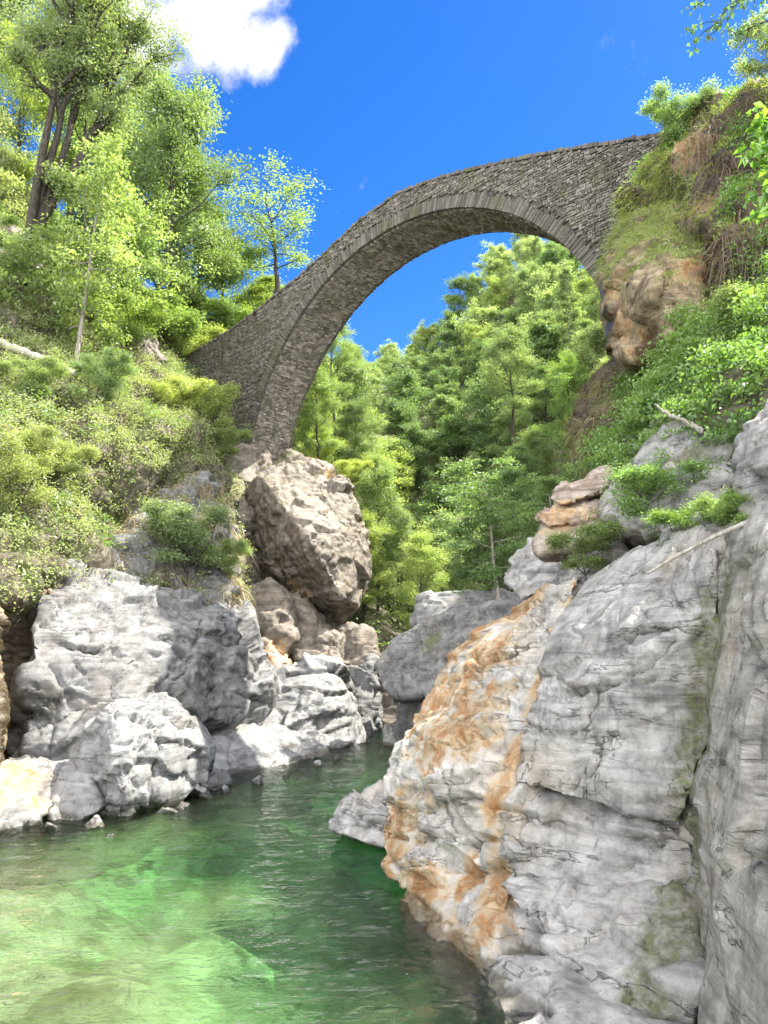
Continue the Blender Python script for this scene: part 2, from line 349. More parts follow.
def water_mat():
    mt, t, out = material('clear_green_water'); pos = t.new('ShaderNodeNewGeometry').outputs['Position']
    n1 = t.noise(t.mapping(pos, (0, 0, 0.35), (1.0, 2.3, 1)), 2.4, 4, 0.55, 0.6); n2 = t.noise(t.mapping(pos, (0, 0, -0.2), (1.0, 2.2, 1)), 7.0, 3, 0.5, 0.4)
    calm = t.rng(t.noise(pos, 0.22, 2), 0.35, 0.65, 0.35, 1.0)
    h = t.math('ADD', t.math('MULTIPLY', n1, 1.0), t.math('MULTIPLY', n2, 0.45)); h = t.math('MULTIPLY', h, calm)
    nrm = bump(t, h, 1.0, 0.115)
    fr = t.new('ShaderNodeFresnel'); fr.inputs[0].default_value = 1.33; t.link(nrm, fr.inputs['Normal'])
    tr = t.new('ShaderNodeBsdfTransparent'); tr.inputs[0].default_value = (0.96, 0.99, 0.97, 1)
    gl = t.new('ShaderNodeBsdfGlossy'); gl.inputs['Roughness'].default_value = 0.03; t.link(nrm, gl.inputs['Normal'])
    mx = t.new('ShaderNodeMixShader'); t.link(fr.outputs[0], mx.inputs[0]); t.link(tr.outputs[0], mx.inputs[1]); t.link(gl.outputs[0], mx.inputs[2])
    rf = t.new('ShaderNodeBsdfRefraction'); rf.inputs['IOR'].default_value = 1.33; rf.inputs['Roughness'].default_value = 0.0; t.link(nrm, rf.inputs['Normal'])
    m0 = t.new('ShaderNodeMixShader'); m0.inputs[0].default_value = 0.5; t.link(tr.outputs[0], m0.inputs[1]); t.link(rf.outputs[0], m0.inputs[2]); t.link(m0.outputs[0], mx.inputs[1])
    t.link(mx.outputs[0], out.inputs[0])
    va = t.new('ShaderNodeVolumeAbsorption'); va.inputs[0].default_value = (0.24, 0.94, 0.46, 1); va.inputs[1].default_value = 0.29
    t.link(va.outputs[0], out.inputs['Volume']); return mt
M['water'] = water_mat()

# ------------------------------------------------------------------ rocks: hulls of corner points, fused and weathered
def H(front, back=(0, 3, 0), shrink=0.85):
    f = [P(*q) for q in front]; c = np.mean(f, axis=0)
    return [*f, *[c + (q - c) * shrink + np.array(back, float) for q in f]]
def rdir_(r, n): d = r.normal(size=(n, 3)); return d / np.linalg.norm(d, axis=1)[:, None]
def rock_geo(hulls, voxel, smooth=2):
    bm = bmesh.new()
    for pts in hulls:
        vs = [bm.verts.new(tuple(p)) for p in pts]
        r = bmesh.ops.convex_hull(bm, input=vs)
        kill = {g for g in r['geom_interior'] + r['geom_unused'] if isinstance(g, bmesh.types.BMVert)}
        if kill: bmesh.ops.delete(bm, geom=list(kill), context='VERTS')
    me = bpy.data.meshes.new('tmp'); bm.to_mesh(me); bm.free()
    ob = bpy.data.objects.new('tmp', me); COL.objects.link(ob)
    md = ob.modifiers.new('r', 'REMESH'); md.mode = 'VOXEL'; md.voxel_size = voxel
    if smooth: s = ob.modifiers.new('s', 'SMOOTH'); s.factor = 0.5; s.iterations = smooth
    ev = ob.evaluated_get(bpy.context.evaluated_depsgraph_get()); m2 = ev.to_mesh()
    V = np.empty(len(m2.vertices) * 3, np.float32); m2.vertices.foreach_get('co', V); V = V.reshape(-1, 3).astype(float)
    Nn = np.empty(len(m2.vertices) * 3, np.float32); m2.vertices.foreach_get('normal', Nn); Nn = Nn.reshape(-1, 3).astype(float)
    li = np.empty(len(m2.loops), np.int32); m2.loops.foreach_get('vertex_index', li)
    lt = np.empty(len(m2.polygons), np.int32); m2.polygons.foreach_get('loop_total', lt)
    if (lt == 4).all(): F = [li.reshape(-1, 4)]
    else:
        ls = np.concatenate([[0], np.cumsum(lt)[:-1]]); F = [li[ls[lt == k][:, None] + np.arange(k)] for k in (3, 4) if (lt == k).any()]
    ev.to_mesh_clear(); bpy.data.objects.remove(ob); bpy.data.meshes.remove(me)
    return V, Nn, F
def frame(tilt):
    ax = unit(tilt); a = unit(np.cross(ax, [0.3, 0.9, 0.1])); return np.stack([a, np.cross(ax, a), ax], 0)
def weather(V, N, seed, big=0.2, bigs=0.4, cell=1.0, flat=2.0, camp=0.06, crack=0.08, layer=0.35, lamp=0.05, fine=0.02, tilt=(0.15, -0.25, 1.0), tiltamp=0.10, ridge=0.05):
    R = frame(tilt)
    wv = np.stack([fbm(V * 0.7, 3, seed + k) for k in (1, 2, 3)], 1) * 0.30
    d = fbm(V * bigs, 2, seed) * big
    Q = (V + wv) @ R.T
    # planar joint blocks: each tips and steps a little
    q = Q / cell; q[:, 2] *= flat
    F1, F2, ID, OFF = voronoi(q, seed + 5)
    d += (_f(ID) - 0.5) * 2 * camp
    g = np.stack([_f(ID >> 3), _f(ID >> 9), _f(ID >> 14)], 1) - 0.5
    d += (g * OFF).sum(1) * tiltamp * cell * 2
    gate = sstep(fbm(V * .8, 2, seed + 51), -.05, .35)
    d -= crack * .8 * gate * np.exp(-((F2 - F1) / 0.05) ** 2)
    q2 = Q / (cell * 0.4); q2[:, 2] *= flat * 1.2
    G1, G2, ID2, OFF2 = voronoi(q2, seed + 9)
    g2 = np.stack([_f(ID2 >> 3), _f(ID2 >> 9), _f(ID2 >> 14)], 1) - 0.5
    rough = sstep(fbm(V * .55, 2, seed + 61), -.3, .4)
    d += rough * ((_f(ID2) - 0.5) * camp * 0.8 + (g2 * OFF2).sum(1) * tiltamp * cell * .7)
    # bedding: ledges that come and go
    s = ((V + wv * .5) @ R[2]) / layer + fbm(V * .45, 2, seed + 21) * .7
    k = np.floor(s); t = s - k; rid = _f(_h(k.astype(np.int64), k.astype(np.int64) * 0, k.astype(np.int64) * 0 + 3, seed))
    amp = lamp * (.35 + 1.2 * sstep(fbm(V * .6 + 7, 2, seed + 71), -.3, .35))
    d += amp * ((rid * 1.6 - 0.8) + .5 * (t - .5)) * np.minimum(1, np.minimum(t, 1 - t) * 9)
    d -= amp * 0.9 * np.exp(-(np.minimum(t, 1 - t) / 0.05) ** 2) * sstep(fbm(V * 1.1, 2, seed + 31), -.1, .25)
    # long wandering cracks along and across the bedding
    c1 = fbm(Q * np.array([.25, .25, .9]) + 3, 4, seed + 81); c2 = fbm(Q * np.array([.8, .8, .22]) + 9, 4, seed + 82)
    d -= crack * np.exp(-(c1 / 0.022) ** 2) * sstep(fbm(V * .7, 2, seed + 83), -.15, .15)
    d -= crack * .8 * np.exp(-(c2 / 0.022) ** 2) * sstep(fbm(V * .7, 2, seed + 84), 0, .25)
    rd = 1 - np.abs(gnoise(V * 1.7, seed + 90)) * 2 + (1 - np.abs(gnoise(V * 3.6 + 5, seed + 91)) * 2) * .5
    d += (rd - .9) * ridge * (.35 + rough)
    d += fbm(V * np.array([6, 6, 9]), 3, seed + 40) * fine * (.4 + rough)
    return V + N * d[:, None]
def stainval(V, spots=(), lines=()):
    a = np.zeros(len(V))
    for (px, py, Y, r) in spots:
        a = np.maximum(a, np.exp(-((V - P(px, py, Y)) ** 2).sum(1) / (r * r)))
    for pts, r in lines:
        q = catmull(np.array([P(*p) for p in pts]), len(pts) * 6)
        dm = np.full(len(V), 1e9)
        for x, y in zip(q[:-1], q[1:]):
            e = y - x; t = np.clip(((V - x) @ e) / (e @ e), 0, 1); dm = np.minimum(dm, ((V - x - t[:, None] * e) ** 2).sum(1))
        a = np.maximum(a, np.exp(-dm / (r * r)))
    return a
ROCKS = {}
def rock(name, hulls, voxel, mat, seed, label=None, cat='rock', parent=None, group=None, rust=None, moss=None, wet=None, smooth=2, waterline=True, cracks=(), **kw):
    V, N, F = rock_geo(hulls, voxel, smooth)
    V = weather(V, N, seed, **kw)
    cd = np.zeros(len(V)); jr = np.random.default_rng(seed)
    for pts, wd, dp in cracks:
        q = catmull(np.array([P(*p) for p in pts]), len(pts) * 5); q[1:-1] += jr.normal(size=(len(q) - 2, 3)) * .028
        c0 = q.mean(0); fd = unit(np.array([0, 0, CAMZ]) - c0); e1 = unit(np.cross([0, 0, 1.0], fd)); e2 = np.cross(fd, e1); E2 = np.stack([e1, e2], 1)
        v2 = (V - c0) @ E2; q2_ = (q - c0) @ E2; dm = np.full(len(V), 1e9)
        for x, y in zip(q2_[:-1], q2_[1:]):
            e = y - x; tt = np.clip(((v2 - x) @ e) / (e @ e), 0, 1); dm = np.minimum(dm, ((v2 - x - tt[:, None] * e) ** 2).sum(1))
        dm = np.where((np.abs((V - c0) @ fd) < 1.6) & (N @ fd > .05), dm, 1e9)
        wd = max(wd * .85, .024) * (.55 + .75 * np.clip(gnoise(V * 2.3, seed + 7) + .5, 0, 1)); gt = sstep(gnoise(V * 1.25, seed + 8), -.42, .05)
        k = np.exp(-dm / (wd * wd)) * gt; lift = 0
        if abs(q[-1, 2] - q[0, 2]) < .6 * np.linalg.norm((q[-1] - q[0])[:2]) + .05:      # a bedding crack: the layer above stands proud
            ee = q[-1] - q[0]; tt = ((V - q[0]) @ ee) / (ee @ ee); zl = np.interp(tt, np.linspace(0, 1, len(q)), q[:, 2])
            lift = gt * np.where(V[:, 2] > zl, 1, 0) * np.exp(-np.sqrt(np.maximum(dm, 0)) / .22) * dp * .9 * sstep(tt, -.05, .15) * (1 - sstep(tt, .85, 1.05))
        V = V + N * (lift - k * dp * .9)[:, None]; cd = np.maximum(cd, .85 * k ** 3)
    at = {}
    at['rust'] = stainval(V, *rust) if rust else np.zeros(len(V))
    at['moss'] = stainval(V, *moss) if moss else np.zeros(len(V))
    wt = stainval(V, *wet) if wet else np.zeros(len(V))
    if waterline: wt = np.maximum(wt, np.clip(1 - (V[:, 2] - 0.03) / 0.14, 0, 1) * 0.85)
    at['wet'] = np.maximum(wt, cd * 1.0)
    o = put(name, V, F, mat, parent=parent, smooth=True, attrs=at)
    if parent is None: tag(o, label, cat, group)
    elif label: o['label'] = label
    ROCKS[name + str(seed)] = (V, F)
    return o

# ================================================================== THE SETTING
# ---- water and bed
xs = np.linspace(-16, 13, 300); ys = np.linspace(0.5, 48, 480)
X, Y = np.meshgrid(xs, ys); q = np.stack([X.ravel(), Y.ravel() * 1.6, np.zeros(X.size)], 1)
Z = fbm(q * 0.9, 3, 3) * 0.014 + fbm(q * 2.7, 2, 8) * 0.006
V = np.stack([X.ravel(), Y.ravel(), Z], 1); nv, nu = X.shape; F = grid_faces(nv, nu)
ring = np.concatenate([np.arange(nu), np.arange(1, nv) * nu + nu - 1, (nv - 1) * nu + np.arange(nu - 2, -1, -1), np.arange(nv - 2, 0, -1) * nu])
low = V[ring].copy(); low[:, 2] = -7; b0 = len(V); k = np.arange(len(ring)); k2 = (k + 1) % len(ring)
F2 = np.stack([ring[k], b0 + k, b0 + k2, ring[k2]], 1)
cen = np.array([[-1.5, 24, -7.0]]); F3 = np.stack([b0 + k, np.full(len(k), b0 + len(ring)), b0 + k2], 1)
tag(put('river_water', np.concatenate([V, low, cen]), [F, F2, F3], M['water'], origin=(0, 0, 0), smooth=True), kind='structure')

xs = np.linspace(-14, 9, 380); ys = np.linspace(2, 50, 620); X, Y = np.meshgrid(xs, ys); p2 = np.stack([X.ravel(), Y.ravel(), np.zeros(X.size)], 1)
xx, yy = X.ravel(), Y.ravel(); wob = fbm(p2 * 0.3, 3, 11)
z = -2.3 + wob * .5
z = z + (-1.0 + wob * .6 - z) * sstep(-xx - yy * .12 + 1.2 + wob * .8, -.6, 3.2) * (1 - sstep(yy, 6.5, 12.0))
for (px, py, r, h) in [(20, 898, 1.9, -.42), (80, 985, 1.3, -.42), (205, 945, 1.0, -.8), (120, 815, 2.6, -.5), (230, 812, 1.6, -.55), (330, 872, 1.1, -.85), (425, 1005, 1.0, -.55), (350, 985, 1.0, -1.0), (400, 765, 3.0, -.55), (310, 790, 1.6, -.9)]:
    c = G(px, py, h); rr = (((xx - c[0]) ** 2 + ((yy - c[1]) * .7) ** 2) / (r * r)) * np.exp(fbm(p2 * .5, 2, 15) * .25)
    z = z + (h - z) * np.exp(-rr)
z = z + fbm(p2 * 1.6, 3, 12) * 0.05
c1, c2, cid, coff = voronoi(np.stack([X.ravel() / .75, Y.ravel() / .75, np.zeros(X.size)], 1), 19); big_ = _f(cid) > .45
z = z + np.where(big_, np.sqrt(np.maximum(0, .2 - c1 ** 2)) * .40 * _f(cid >> 5), 0)
d1, d2, did, doff = voronoi(np.stack([X.ravel() / .3, Y.ravel() / .3, np.zeros(X.size)], 1), 23)
z = z + np.sqrt(np.maximum(0, .22 - d1 ** 2)) * .22 * _f(did >> 5); stone = np.where(big_ & (c1 < .45), _f(cid >> 8), _f(did >> 8))
z = np.minimum(z, -0.12); z = np.where(Y.ravel() > 30, np.maximum(z, -0.7), z)
V = np.stack([X.ravel(), Y.ravel(), z], 1)
tag(put('river_bed', V, grid_faces(*X.shape), M['rock_bed'], origin=(0, 0, -3), smooth=True, attrs={'rust': np.zeros(len(V)), 'moss': np.clip(fbm(p2 * .5, 3, 77) * 1.2, 0, .5), 'wet': stone}), kind='structure')

# ---- wooded hill across the gorge
hc = [0, 100, 230, 330, 380, 430, 480, 530, 600, 700, 840]
def hrow(ys_, Ys_): return [(hc[i], ys_[i], Ys_[i]) for i in range(len(hc))]
hill_rows = [hrow([668] * 11, [46, 46, 42, 37, 32, 32, 36, 35, 31, 28, 26]),
    hrow([570, 560, 540, 560, 620, 630, 600, 550, 500, 450, 400], [54, 52, 48, 44, 43, 47, 46, 41, 36, 32, 30]),
    hrow([500, 490, 470, 470, 530, 535, 490, 455, 410, 360, 300], [60, 60, 56, 52, 54, 58, 56, 52, 46, 40, 38]),
    hrow([430, 430, 425, 430, 450, 440, 405, 385, 345, 290, 220], [68, 68, 67, 66, 68, 70, 70, 66, 62, 56, 52]),
    hrow([405, 405, 408, 412, 412, 388, 345, 318, 295, 245, 160], [80, 80, 80, 80, 82, 84, 84, 82, 80, 76, 70]),
    hrow([405, 405, 407, 408, 398, 366, 305, 276, 282, 235, 130], [96] * 11),
    hrow([440, 440, 440, 440, 440, 420, 370, 340, 340, 300, 230], [125] * 11)]
gh = loft(hill_rows, 170, 150); nh = grid_normals(gh); ph = gh.reshape(-1, 3)
gh = gh + nh * (fbm(ph * 0.12, 4, 51) * 1.6).reshape(gh.shape[:2] + (1,))
HV, HF = gh.reshape(-1, 3), grid_faces(*gh.shape[:2])
tag(put('hill', HV, HF, M['soil'], origin=(0, 60, 0), smooth=True), kind='structure')

# ---- left hillside
lc = [-220, -100, 0, 60, 120, 200, 246]
def lrow(ys_, Ys_): return [(lc[i], ys_[i], Ys_[i]) for i in range(len(lc))]
left_rows = [lrow([640, 640, 640, 645, 650, 660, 670], [16, 17.5, 19, 20.5, 22.5, 25, 28]),
    lrow([545, 560, 585, 590, 598, 600, 612], [14.2, 15.5, 16.8, 19.0, 21.4, 24.0, 28.5]),
    lrow([470, 490, 512, 520, 520, 522, 540], [16, 17, 18.4, 20.8, 24.0, 27.8, 32.0]),
    lrow([380, 410, 432, 432, 430, 430, 462], [18, 19, 20.6, 22.6, 25.4, 29.4, 34.6]),
    lrow([300, 335, 362, 368, 382, 402, 455], [21, 22, 23.6, 26, 29, 34.5, 37.5]),
    lrow([190, 225, 265, 295, 335, 380, 430], [25, 26, 28, 31, 35, 40, 44]),
    lrow([90, 130, 185, 235, 285, 345, 405], [30, 31, 34, 38, 42, 47, 52]),
    lrow([70, 110, 180, 235, 280, 335, 400], [44, 46, 50, 54, 58, 62, 66])]
gl_ = loft(left_rows, 220, 230); nl_ = grid_normals(gl_); pl_ = gl_.reshape(-1, 3)
dsp = fbm(pl_ * 0.5, 5, 61) * 1.05 + fbm(pl_ * 1.8, 3, 62) * 0.18
gl_ = gl_ + nl_ * dsp.reshape(gl_.shape[:2] + (1,))
LV, LF = gl_.reshape(-1, 3), grid_faces(*gl_.shape[:2])
tag(put('hillside', LV, LF, M['soil'], origin=(-8, 25, 0), smooth=True), kind='structure')

# ---- right bank above the cliff
rc = [604, 632, 662, 702, 768, 860, 980]
def rrow(ys_, Ys_): return [(rc[i], ys_[i], Ys_[i]) for i in range(len(rc))]
right_rows = [rrow([600, 560, 520, 500, 500, 500, 500], [14.5, 14, 12.8, 11.4, 9.6, 8.4, 7.2]),
    rrow([505, 468, 440, 424, 408, 395, 385], [16, 14, 12.6, 11.2, 9.4, 8.2, 7]),
    rrow([450, 418, 385, 355, 322, 288, 255], [18.5, 16, 14.9, 13.8, 12.2, 10.6, 9]),
    rrow([420, 385, 345, 302, 250, 190, 130], [21.5, 19.6, 18.2, 17, 15.4, 13.2, 11]),
    rrow([420, 360, 250, 180, 110, 60, 0], [25.5, 24.5, 23.5, 22.5, 21, 19, 16]),
    rrow([440, 360, 250, 170, 100, 50, 0], [36, 36, 36, 36, 36, 36, 36])]
gr_ = loft(right_rows, 170, 170); nr_ = grid_normals(gr_); pr_ = gr_.reshape(-1, 3)
gr_ = gr_ + nr_ * (fbm(pr_ * 0.6, 4, 71) * 0.35).reshape(gr_.shape[:2] + (1,))
RV, RF = gr_.reshape(-1, 3), grid_faces(*gr_.shape[:2])
tag(put('bank', RV, RF, M['soil'], origin=(8, 14, 0), smooth=True), kind='structure')

# ================================================================== ROCKS, RIGHT SIDE
cl = empty('rock_cliff', (3.0, 9.0, 0), 'huge pale grey cliff with rust orange streaks rising from the near pool', 'cliff')
RUST = ([(470, 735, 10.9, 1.3), (425, 700, 12.0, .9), (405, 690, 12.4, .7), (398, 830, 10.5, .8), (385, 850, 10.3, .6), (430, 905, 9.7, .8), (530, 603, 12, .7), (450, 770, 11, .9), (480, 660, 11.8, .8),
         (470, 880, 9.2, .35), (410, 780, 11.2, .3), (500, 640, 11.6, .35)],
        [([(582, 578, 11), (548, 655, 10.1), (524, 735, 9.4), (510, 795, 9.2), (500, 860, 9.0), (484, 960, 8.1)], .32),
         ([(395, 895, 9.8), (430, 915, 9.5), (470, 975, 8.0)], .35), ([(560, 575, 12), (500, 612, 12.6), (455, 655, 12.8), (420, 700, 12.4)], .5)])
MOSS = ([(712, 690, 7.7, .25)], [([(716, 560, 7.9), (712, 680, 7.7), (696, 770, 7.7), (686, 850, 7.5), (672, 930, 7.2), (650, 1010, 6.8)], .3)])
rust_b = [H([(578, 572, 11.3), (505, 608, 12.6), (452, 655, 12.9), (412, 715, 12.3), (384, 775, 11.4), (378, 828, 10.8), (384, 868, 10.4), (398, 890, 10.0), (440, 895, 9.6), (512, 892, 8.85), (512, 850, 8.9), (514, 770, 9.25), (543, 680, 9.95), (430, 800, 10.3), (480, 700, 11.0)], (2.0, 3.2, -0.1), 0.9)]
BCK = [([(384, 800, 11), (420, 812, 10.6), (470, 800, 10.0), (508, 806, 9.4)], .04, .12), ([(382, 835, 10.6), (430, 838, 10.1), (470, 845, 9.6), (506, 838, 9.2)], .035, .11), ([(384, 862, 10.3), (430, 868, 9.9), (500, 872, 9.1)], .035, .12), ([(392, 775, 11.3), (440, 785, 10.7), (500, 768, 9.6)], .03, .08),
       ([(440, 690, 12.0), (480, 668, 11.3), (520, 650, 10.6), (545, 640, 10.3)], .03, .08), ([(410, 735, 11.9), (460, 745, 11.1), (510, 725, 9.9)], .025, .06), ([(470, 640, 12.4), (480, 668, 11.6), (470, 690, 11.5)], .03, .09), ([(450, 770, 10.8), (446, 800, 10.4), (455, 838, 9.9)], .025, .06), ([(500, 612, 12.5), (540, 606, 11.8), (575, 590, 11.2)], .025, .06)]
rock('rust_buttress', rust_b, 0.032, M['rock_cream'], 3, parent=cl, rust=RUST, moss=([], []), cracks=BCK, big=.16, cell=1.0, flat=2.4, camp=.04, crack=.06, layer=.30, lamp=.055, fine=.009, ridge=.01, tiltamp=.08, tilt=(0.35, 0.1, 1), smooth=3, label='rounded rust streaked buttress')
slab = [H([(590, 578, 11.0), (640, 545, 9.8), (716, 548, 8.2), (722, 640, 7.9), (714, 740, 7.7), (694, 795, 7.6), (676, 824, 7.75), (610, 806, 8.4), (512, 785, 9.05), (514, 740, 9.15), (541, 665, 9.8), (560, 620, 10.3), (620, 690, 8.6), (690, 640, 7.95)], (1.5, 2.5, 0.2), 0.95)]
SC = [([(575, 632, 9.9), (610, 640, 9.1), (660, 628, 8.35), (716, 640, 7.85)], .03, .08), ([(545, 668, 9.6), (585, 690, 9.0), (640, 672, 8.4), (672, 640, 8.1)], .03, .07), ([(598, 690, 8.85), (588, 730, 8.9), (600, 760, 8.6), (572, 790, 8.7)], .025, .06),
      ([(520, 720, 9.25), (560, 735, 9.0), (590, 728, 8.9)], .025, .05), ([(610, 735, 8.5), (660, 752, 8.0), (700, 745, 7.75)], .02, .04)]
rock('overhanging_slab', slab, 0.028, M['rock_right'], 7, parent=cl, moss=MOSS, rust=([], [([(586, 580, 11.1), (548, 655, 10.1), (520, 735, 9.3)], .1)]), cracks=SC, big=.06, cell=1.9, flat=1.3, camp=.03, crack=.05, layer=.33, lamp=.028, fine=.009, ridge=.008, tiltamp=.06, tilt=(-0.3, 0.1, 1), smooth=2)
low = [H([(495, 790, 9.4), (600, 800, 8.75), (700, 800, 8.0), (700, 1060, 7.2), (560, 1060, 7.4), (480, 960, 8.7), (488, 880, 9.1), (600, 900, 8.35)], (1.5, 2.5, 0), 0.98)]
LCK = [([(500, 812, 9.3), (560, 826, 8.9), (620, 838, 8.4), (690, 836, 7.9)], .04, .12), ([(498, 838, 9.2), (545, 850, 8.9), (600, 868, 8.5), (640, 862, 8.2)], .03, .09), ([(492, 868, 9.1), (540, 876, 8.8), (580, 896, 8.4), (640, 900, 8.0), (690, 915, 7.5)], .04, .12)]
rock('lower_face', low, 0.030, M['rock_right'], 12, parent=cl, moss=MOSS, rust=RUST, cracks=LCK, big=.07, cell=1.4, flat=2.2, camp=.05, crack=.07, layer=.30, lamp=.085, fine=.009, ridge=.01, tiltamp=.07, tilt=(0.25, 0.05, 1), smooth=1)
led1 = [H([(393, 912, 9.75), (402, 893, 9.9), (450, 872, 9.6), (515, 868, 8.9), (508, 935, 8.5), (488, 1000, 7.6), (470, 1040, 7.0), (430, 980, 8.3)], (1.5, 1.8, -0.1), .95)]
rock('base_ledge', led1, 0.045, M['rock_cream'], 15, parent=cl, rust=RUST, big=.15, cell=.9, flat=2.2, camp=.06, crack=.06, layer=.35, lamp=.05, fine=.015, tilt=(0.3, 0.1, 1), smooth=4)
led2 = [H([(468, 962, 7.75), (500, 950, 7.75), (545, 948, 7.55), (602, 1005, 6.55), (645, 1062, 5.8), (578, 1125, 5.4), (520, 1065, 6.35), (480, 1005, 7.3), (470, 1050, 7.4), (540, 1190, 5.6)], (1.5, 1.6, -.3), .95)]
rock('base_ledge', led2, 0.045, M['rock_right'], 18, parent=cl, big=.1, cell=1.4, flat=1.6, camp=.04, crack=.05, layer=.8, lamp=.03, fine=.012, smooth=4)
led3 = [H([(496, 880, 8.75), (610, 880, 7.95), (695, 900, 7.3), (700, 1120, 6.0), (600, 1010, 6.85), (540, 950, 7.8)], (1.5, 1.6, -.2), .95)]
rock('base_ledge', led3, 0.045, M['rock_right'], 21, parent=cl, moss=MOSS, big=.16, cell=.9, flat=2.2, camp=.09, crack=.08, layer=.45, lamp=.06, fine=.018, tilt=(-0.45, 0.1, 1), smooth=3)
rear = [H([(560, 600, 13.0), (720, 560, 9.6), (800, 560, 8.2), (800, 1100, 6.8), (600, 1080, 8.6), (480, 900, 10.5), (480, 700, 12.5)], (3, 4, -0.5), .9)]
rock('cliff_core', rear, 0.09, M['rock_right'], 24, parent=cl, moss=MOSS, big=.1, cell=.8, flat=2, camp=.08, crack=.08, layer=.4, lamp=.05, fine=.02)
col1 = [H([(710, 540, 8.7), (745, 515, 7.4), (800, 500, 6.3), (900, 500, 5.0), (900, 1150, 3.6), (800, 1150, 4.4), (715, 1130, 5.7), (684, 900, 7.9), (692, 760, 8.4), (732, 700, 7.1), (735, 860, 6.3), (770, 760, 5.9)], (2, 2.5, 0), 1.0)]
rock('side_column', col1, 0.045, M['rock_column'], 27, parent=cl, moss=MOSS, big=.16, cell=1.3, flat=1.6, camp=.05, crack=.08, layer=.5, lamp=.035, fine=.012, ridge=.02, tilt=(1.0, -0.5, 0.12), smooth=3, label='vertically fluted grey column')
colb = [H([(728, 890, 5.9), (745, 700, 6.0), (790, 640, 5.3), (860, 700, 4.4), (860, 1150, 3.5), (760, 1150, 4.6), (735, 960, 5.4)], (1.5, 1.5, 0), 1.0)]
rock('side_column', colb, 0.045, M['rock_column'], 28, parent=cl, big=.14, cell=1.3, flat=1.6, camp=.05, crack=.08, layer=.5, lamp=.035, fine=.012, ridge=.02, tilt=(1.0, -0.4, 0.2), smooth=4)

rock('rock_slab', [H([(578, 585, 11.3), (622, 556, 10.6), (690, 518, 9.6), (722, 512, 8.9), (760, 512, 8.4), (760, 560, 8.1), (722, 552, 8.25), (640, 552, 9.9), (592, 592, 11.0)], (1.5, 2.5, -.3), .95)], 0.045, M['rock_right'], 31,
     'smooth grey wedge shaped slab lying on top of the cliff below the bleached stick', 'rock', big=.08, cell=1.6, flat=2, camp=.04, crack=.05, layer=.25, lamp=.035, fine=.012, tilt=(-0.45, 0.2, 1), waterline=False, smooth=4, moss=([(620, 590, 10.4, .25)], []))
rock('boulder', [H([(606, 512, 12.2), (622, 478, 12.2), (655, 440, 11.9), (700, 417, 11.2), (738, 424, 10.2), (738, 480, 9.6), (700, 528, 10.0), (650, 530, 10.8), (615, 532, 11.6), (680, 470, 10.3)], (1.2, 2, -.4), .9)], 0.05, M['rock_right'], 34,
     'pale lichen dotted boulder at the foot of the green fern bank', 'boulder', big=.14, cell=1.0, camp=.06, crack=.06, layer=.4, lamp=.05, fine=.02, tilt=(-0.5, 0.3, 1), waterline=False, smooth=4, moss=([(690, 450, 10.4, .4), (735, 430, 10, .3), (640, 470, 11, .3)], []))
rock('boulder', [H([(606, 528, 11.7), (618, 492, 11.9), (650, 500, 11.4), (648, 520, 11.0), (618, 534, 11.4)], (.5, 1.2, 0), .9)], 0.04, M['rock_right'], 35,
     'small angular grey block wedged beside the rusty layered rocks', 'boulder', big=.05, cell=.8, camp=.04, crack=.03, layer=.3, lamp=.02, fine=.012, waterline=False)
for i, (pts, lb) in enumerate([
    ([(548, 500, 13.4), (560, 485, 13.6), (606, 465, 13.4), (616, 480, 12.9), (600, 492, 12.7), (560, 505, 13.0)], 'topmost of the rust brown layered rocks below the green bank'),
    ([(538, 515, 13.4), (556, 500, 13.3), (612, 490, 12.8), (612, 515, 12.3), (585, 520, 12.4), (545, 528, 12.9)], 'middle rust brown layered rock sticking out towards the gorge'),
    ([(533, 535, 13.3), (545, 522, 13.2), (606, 515, 12.4), (606, 540, 12.0), (560, 548, 12.5), (540, 555, 12.8)], 'lowest rust brown layered rock with a dark gap above it'),
    ([(552, 580, 13.2), (570, 555, 12.9), (620, 540, 12.0), (640, 560, 11.3), (600, 575, 11.6), (560, 590, 12.4)], 'broken flat rock under the grass tufts on the cliff edge')]):
    rock('layered_rock', [H(pts, (.8, 1.2, 0), .85)], 0.04, M['rock_rusty'] if i < 3 else M['rock_right'], 40 + i, lb, 'rock', group='layered rocks on the cliff edge', big=.1, cell=.6, camp=.05, crack=.06, layer=.18, lamp=.035, fine=.02, waterline=False, smooth=3,
         rust=([(560, 510, 12.9, .6)], []) if i < 3 else None)
rock('rock_pillar', [H([(736, 490, 8.4), (742, 435, 8.5), (766, 398, 8.3), (830, 380, 7.2), (830, 540, 6.6), (760, 535, 7.6), (735, 520, 8.1)], (1.2, 2, 0), .95)], 0.045, M['rock_right'], 46,
     'grey block with two horizontal cracks at the top edge of the cliff, beside the fern bank', 'rock', big=.08, cell=1.2, camp=.04, crack=.06, layer=.42, lamp=.05, fine=.012, tilt=(-.25, 0, 1), waterline=False, smooth=3)
rock('boulder', [H([(330, 815, 13.2), (345, 795, 13.4), (378, 780, 13.2), (398, 790, 12.6), (400, 850, 11.8), (380, 850, 12.0), (352, 838, 12.3), (328, 830, 12.9)], (1.0, 1.4, -.5), .9)], 0.04, M['rock_right'], 50,
     'low smooth grey boulder dipping into the pool beside the rust streaked cliff', 'boulder', big=.08, cell=1.3, camp=.04, crack=.04, layer=.4, lamp=.03, fine=.01, smooth=6, tilt=(.5, .2, 1))
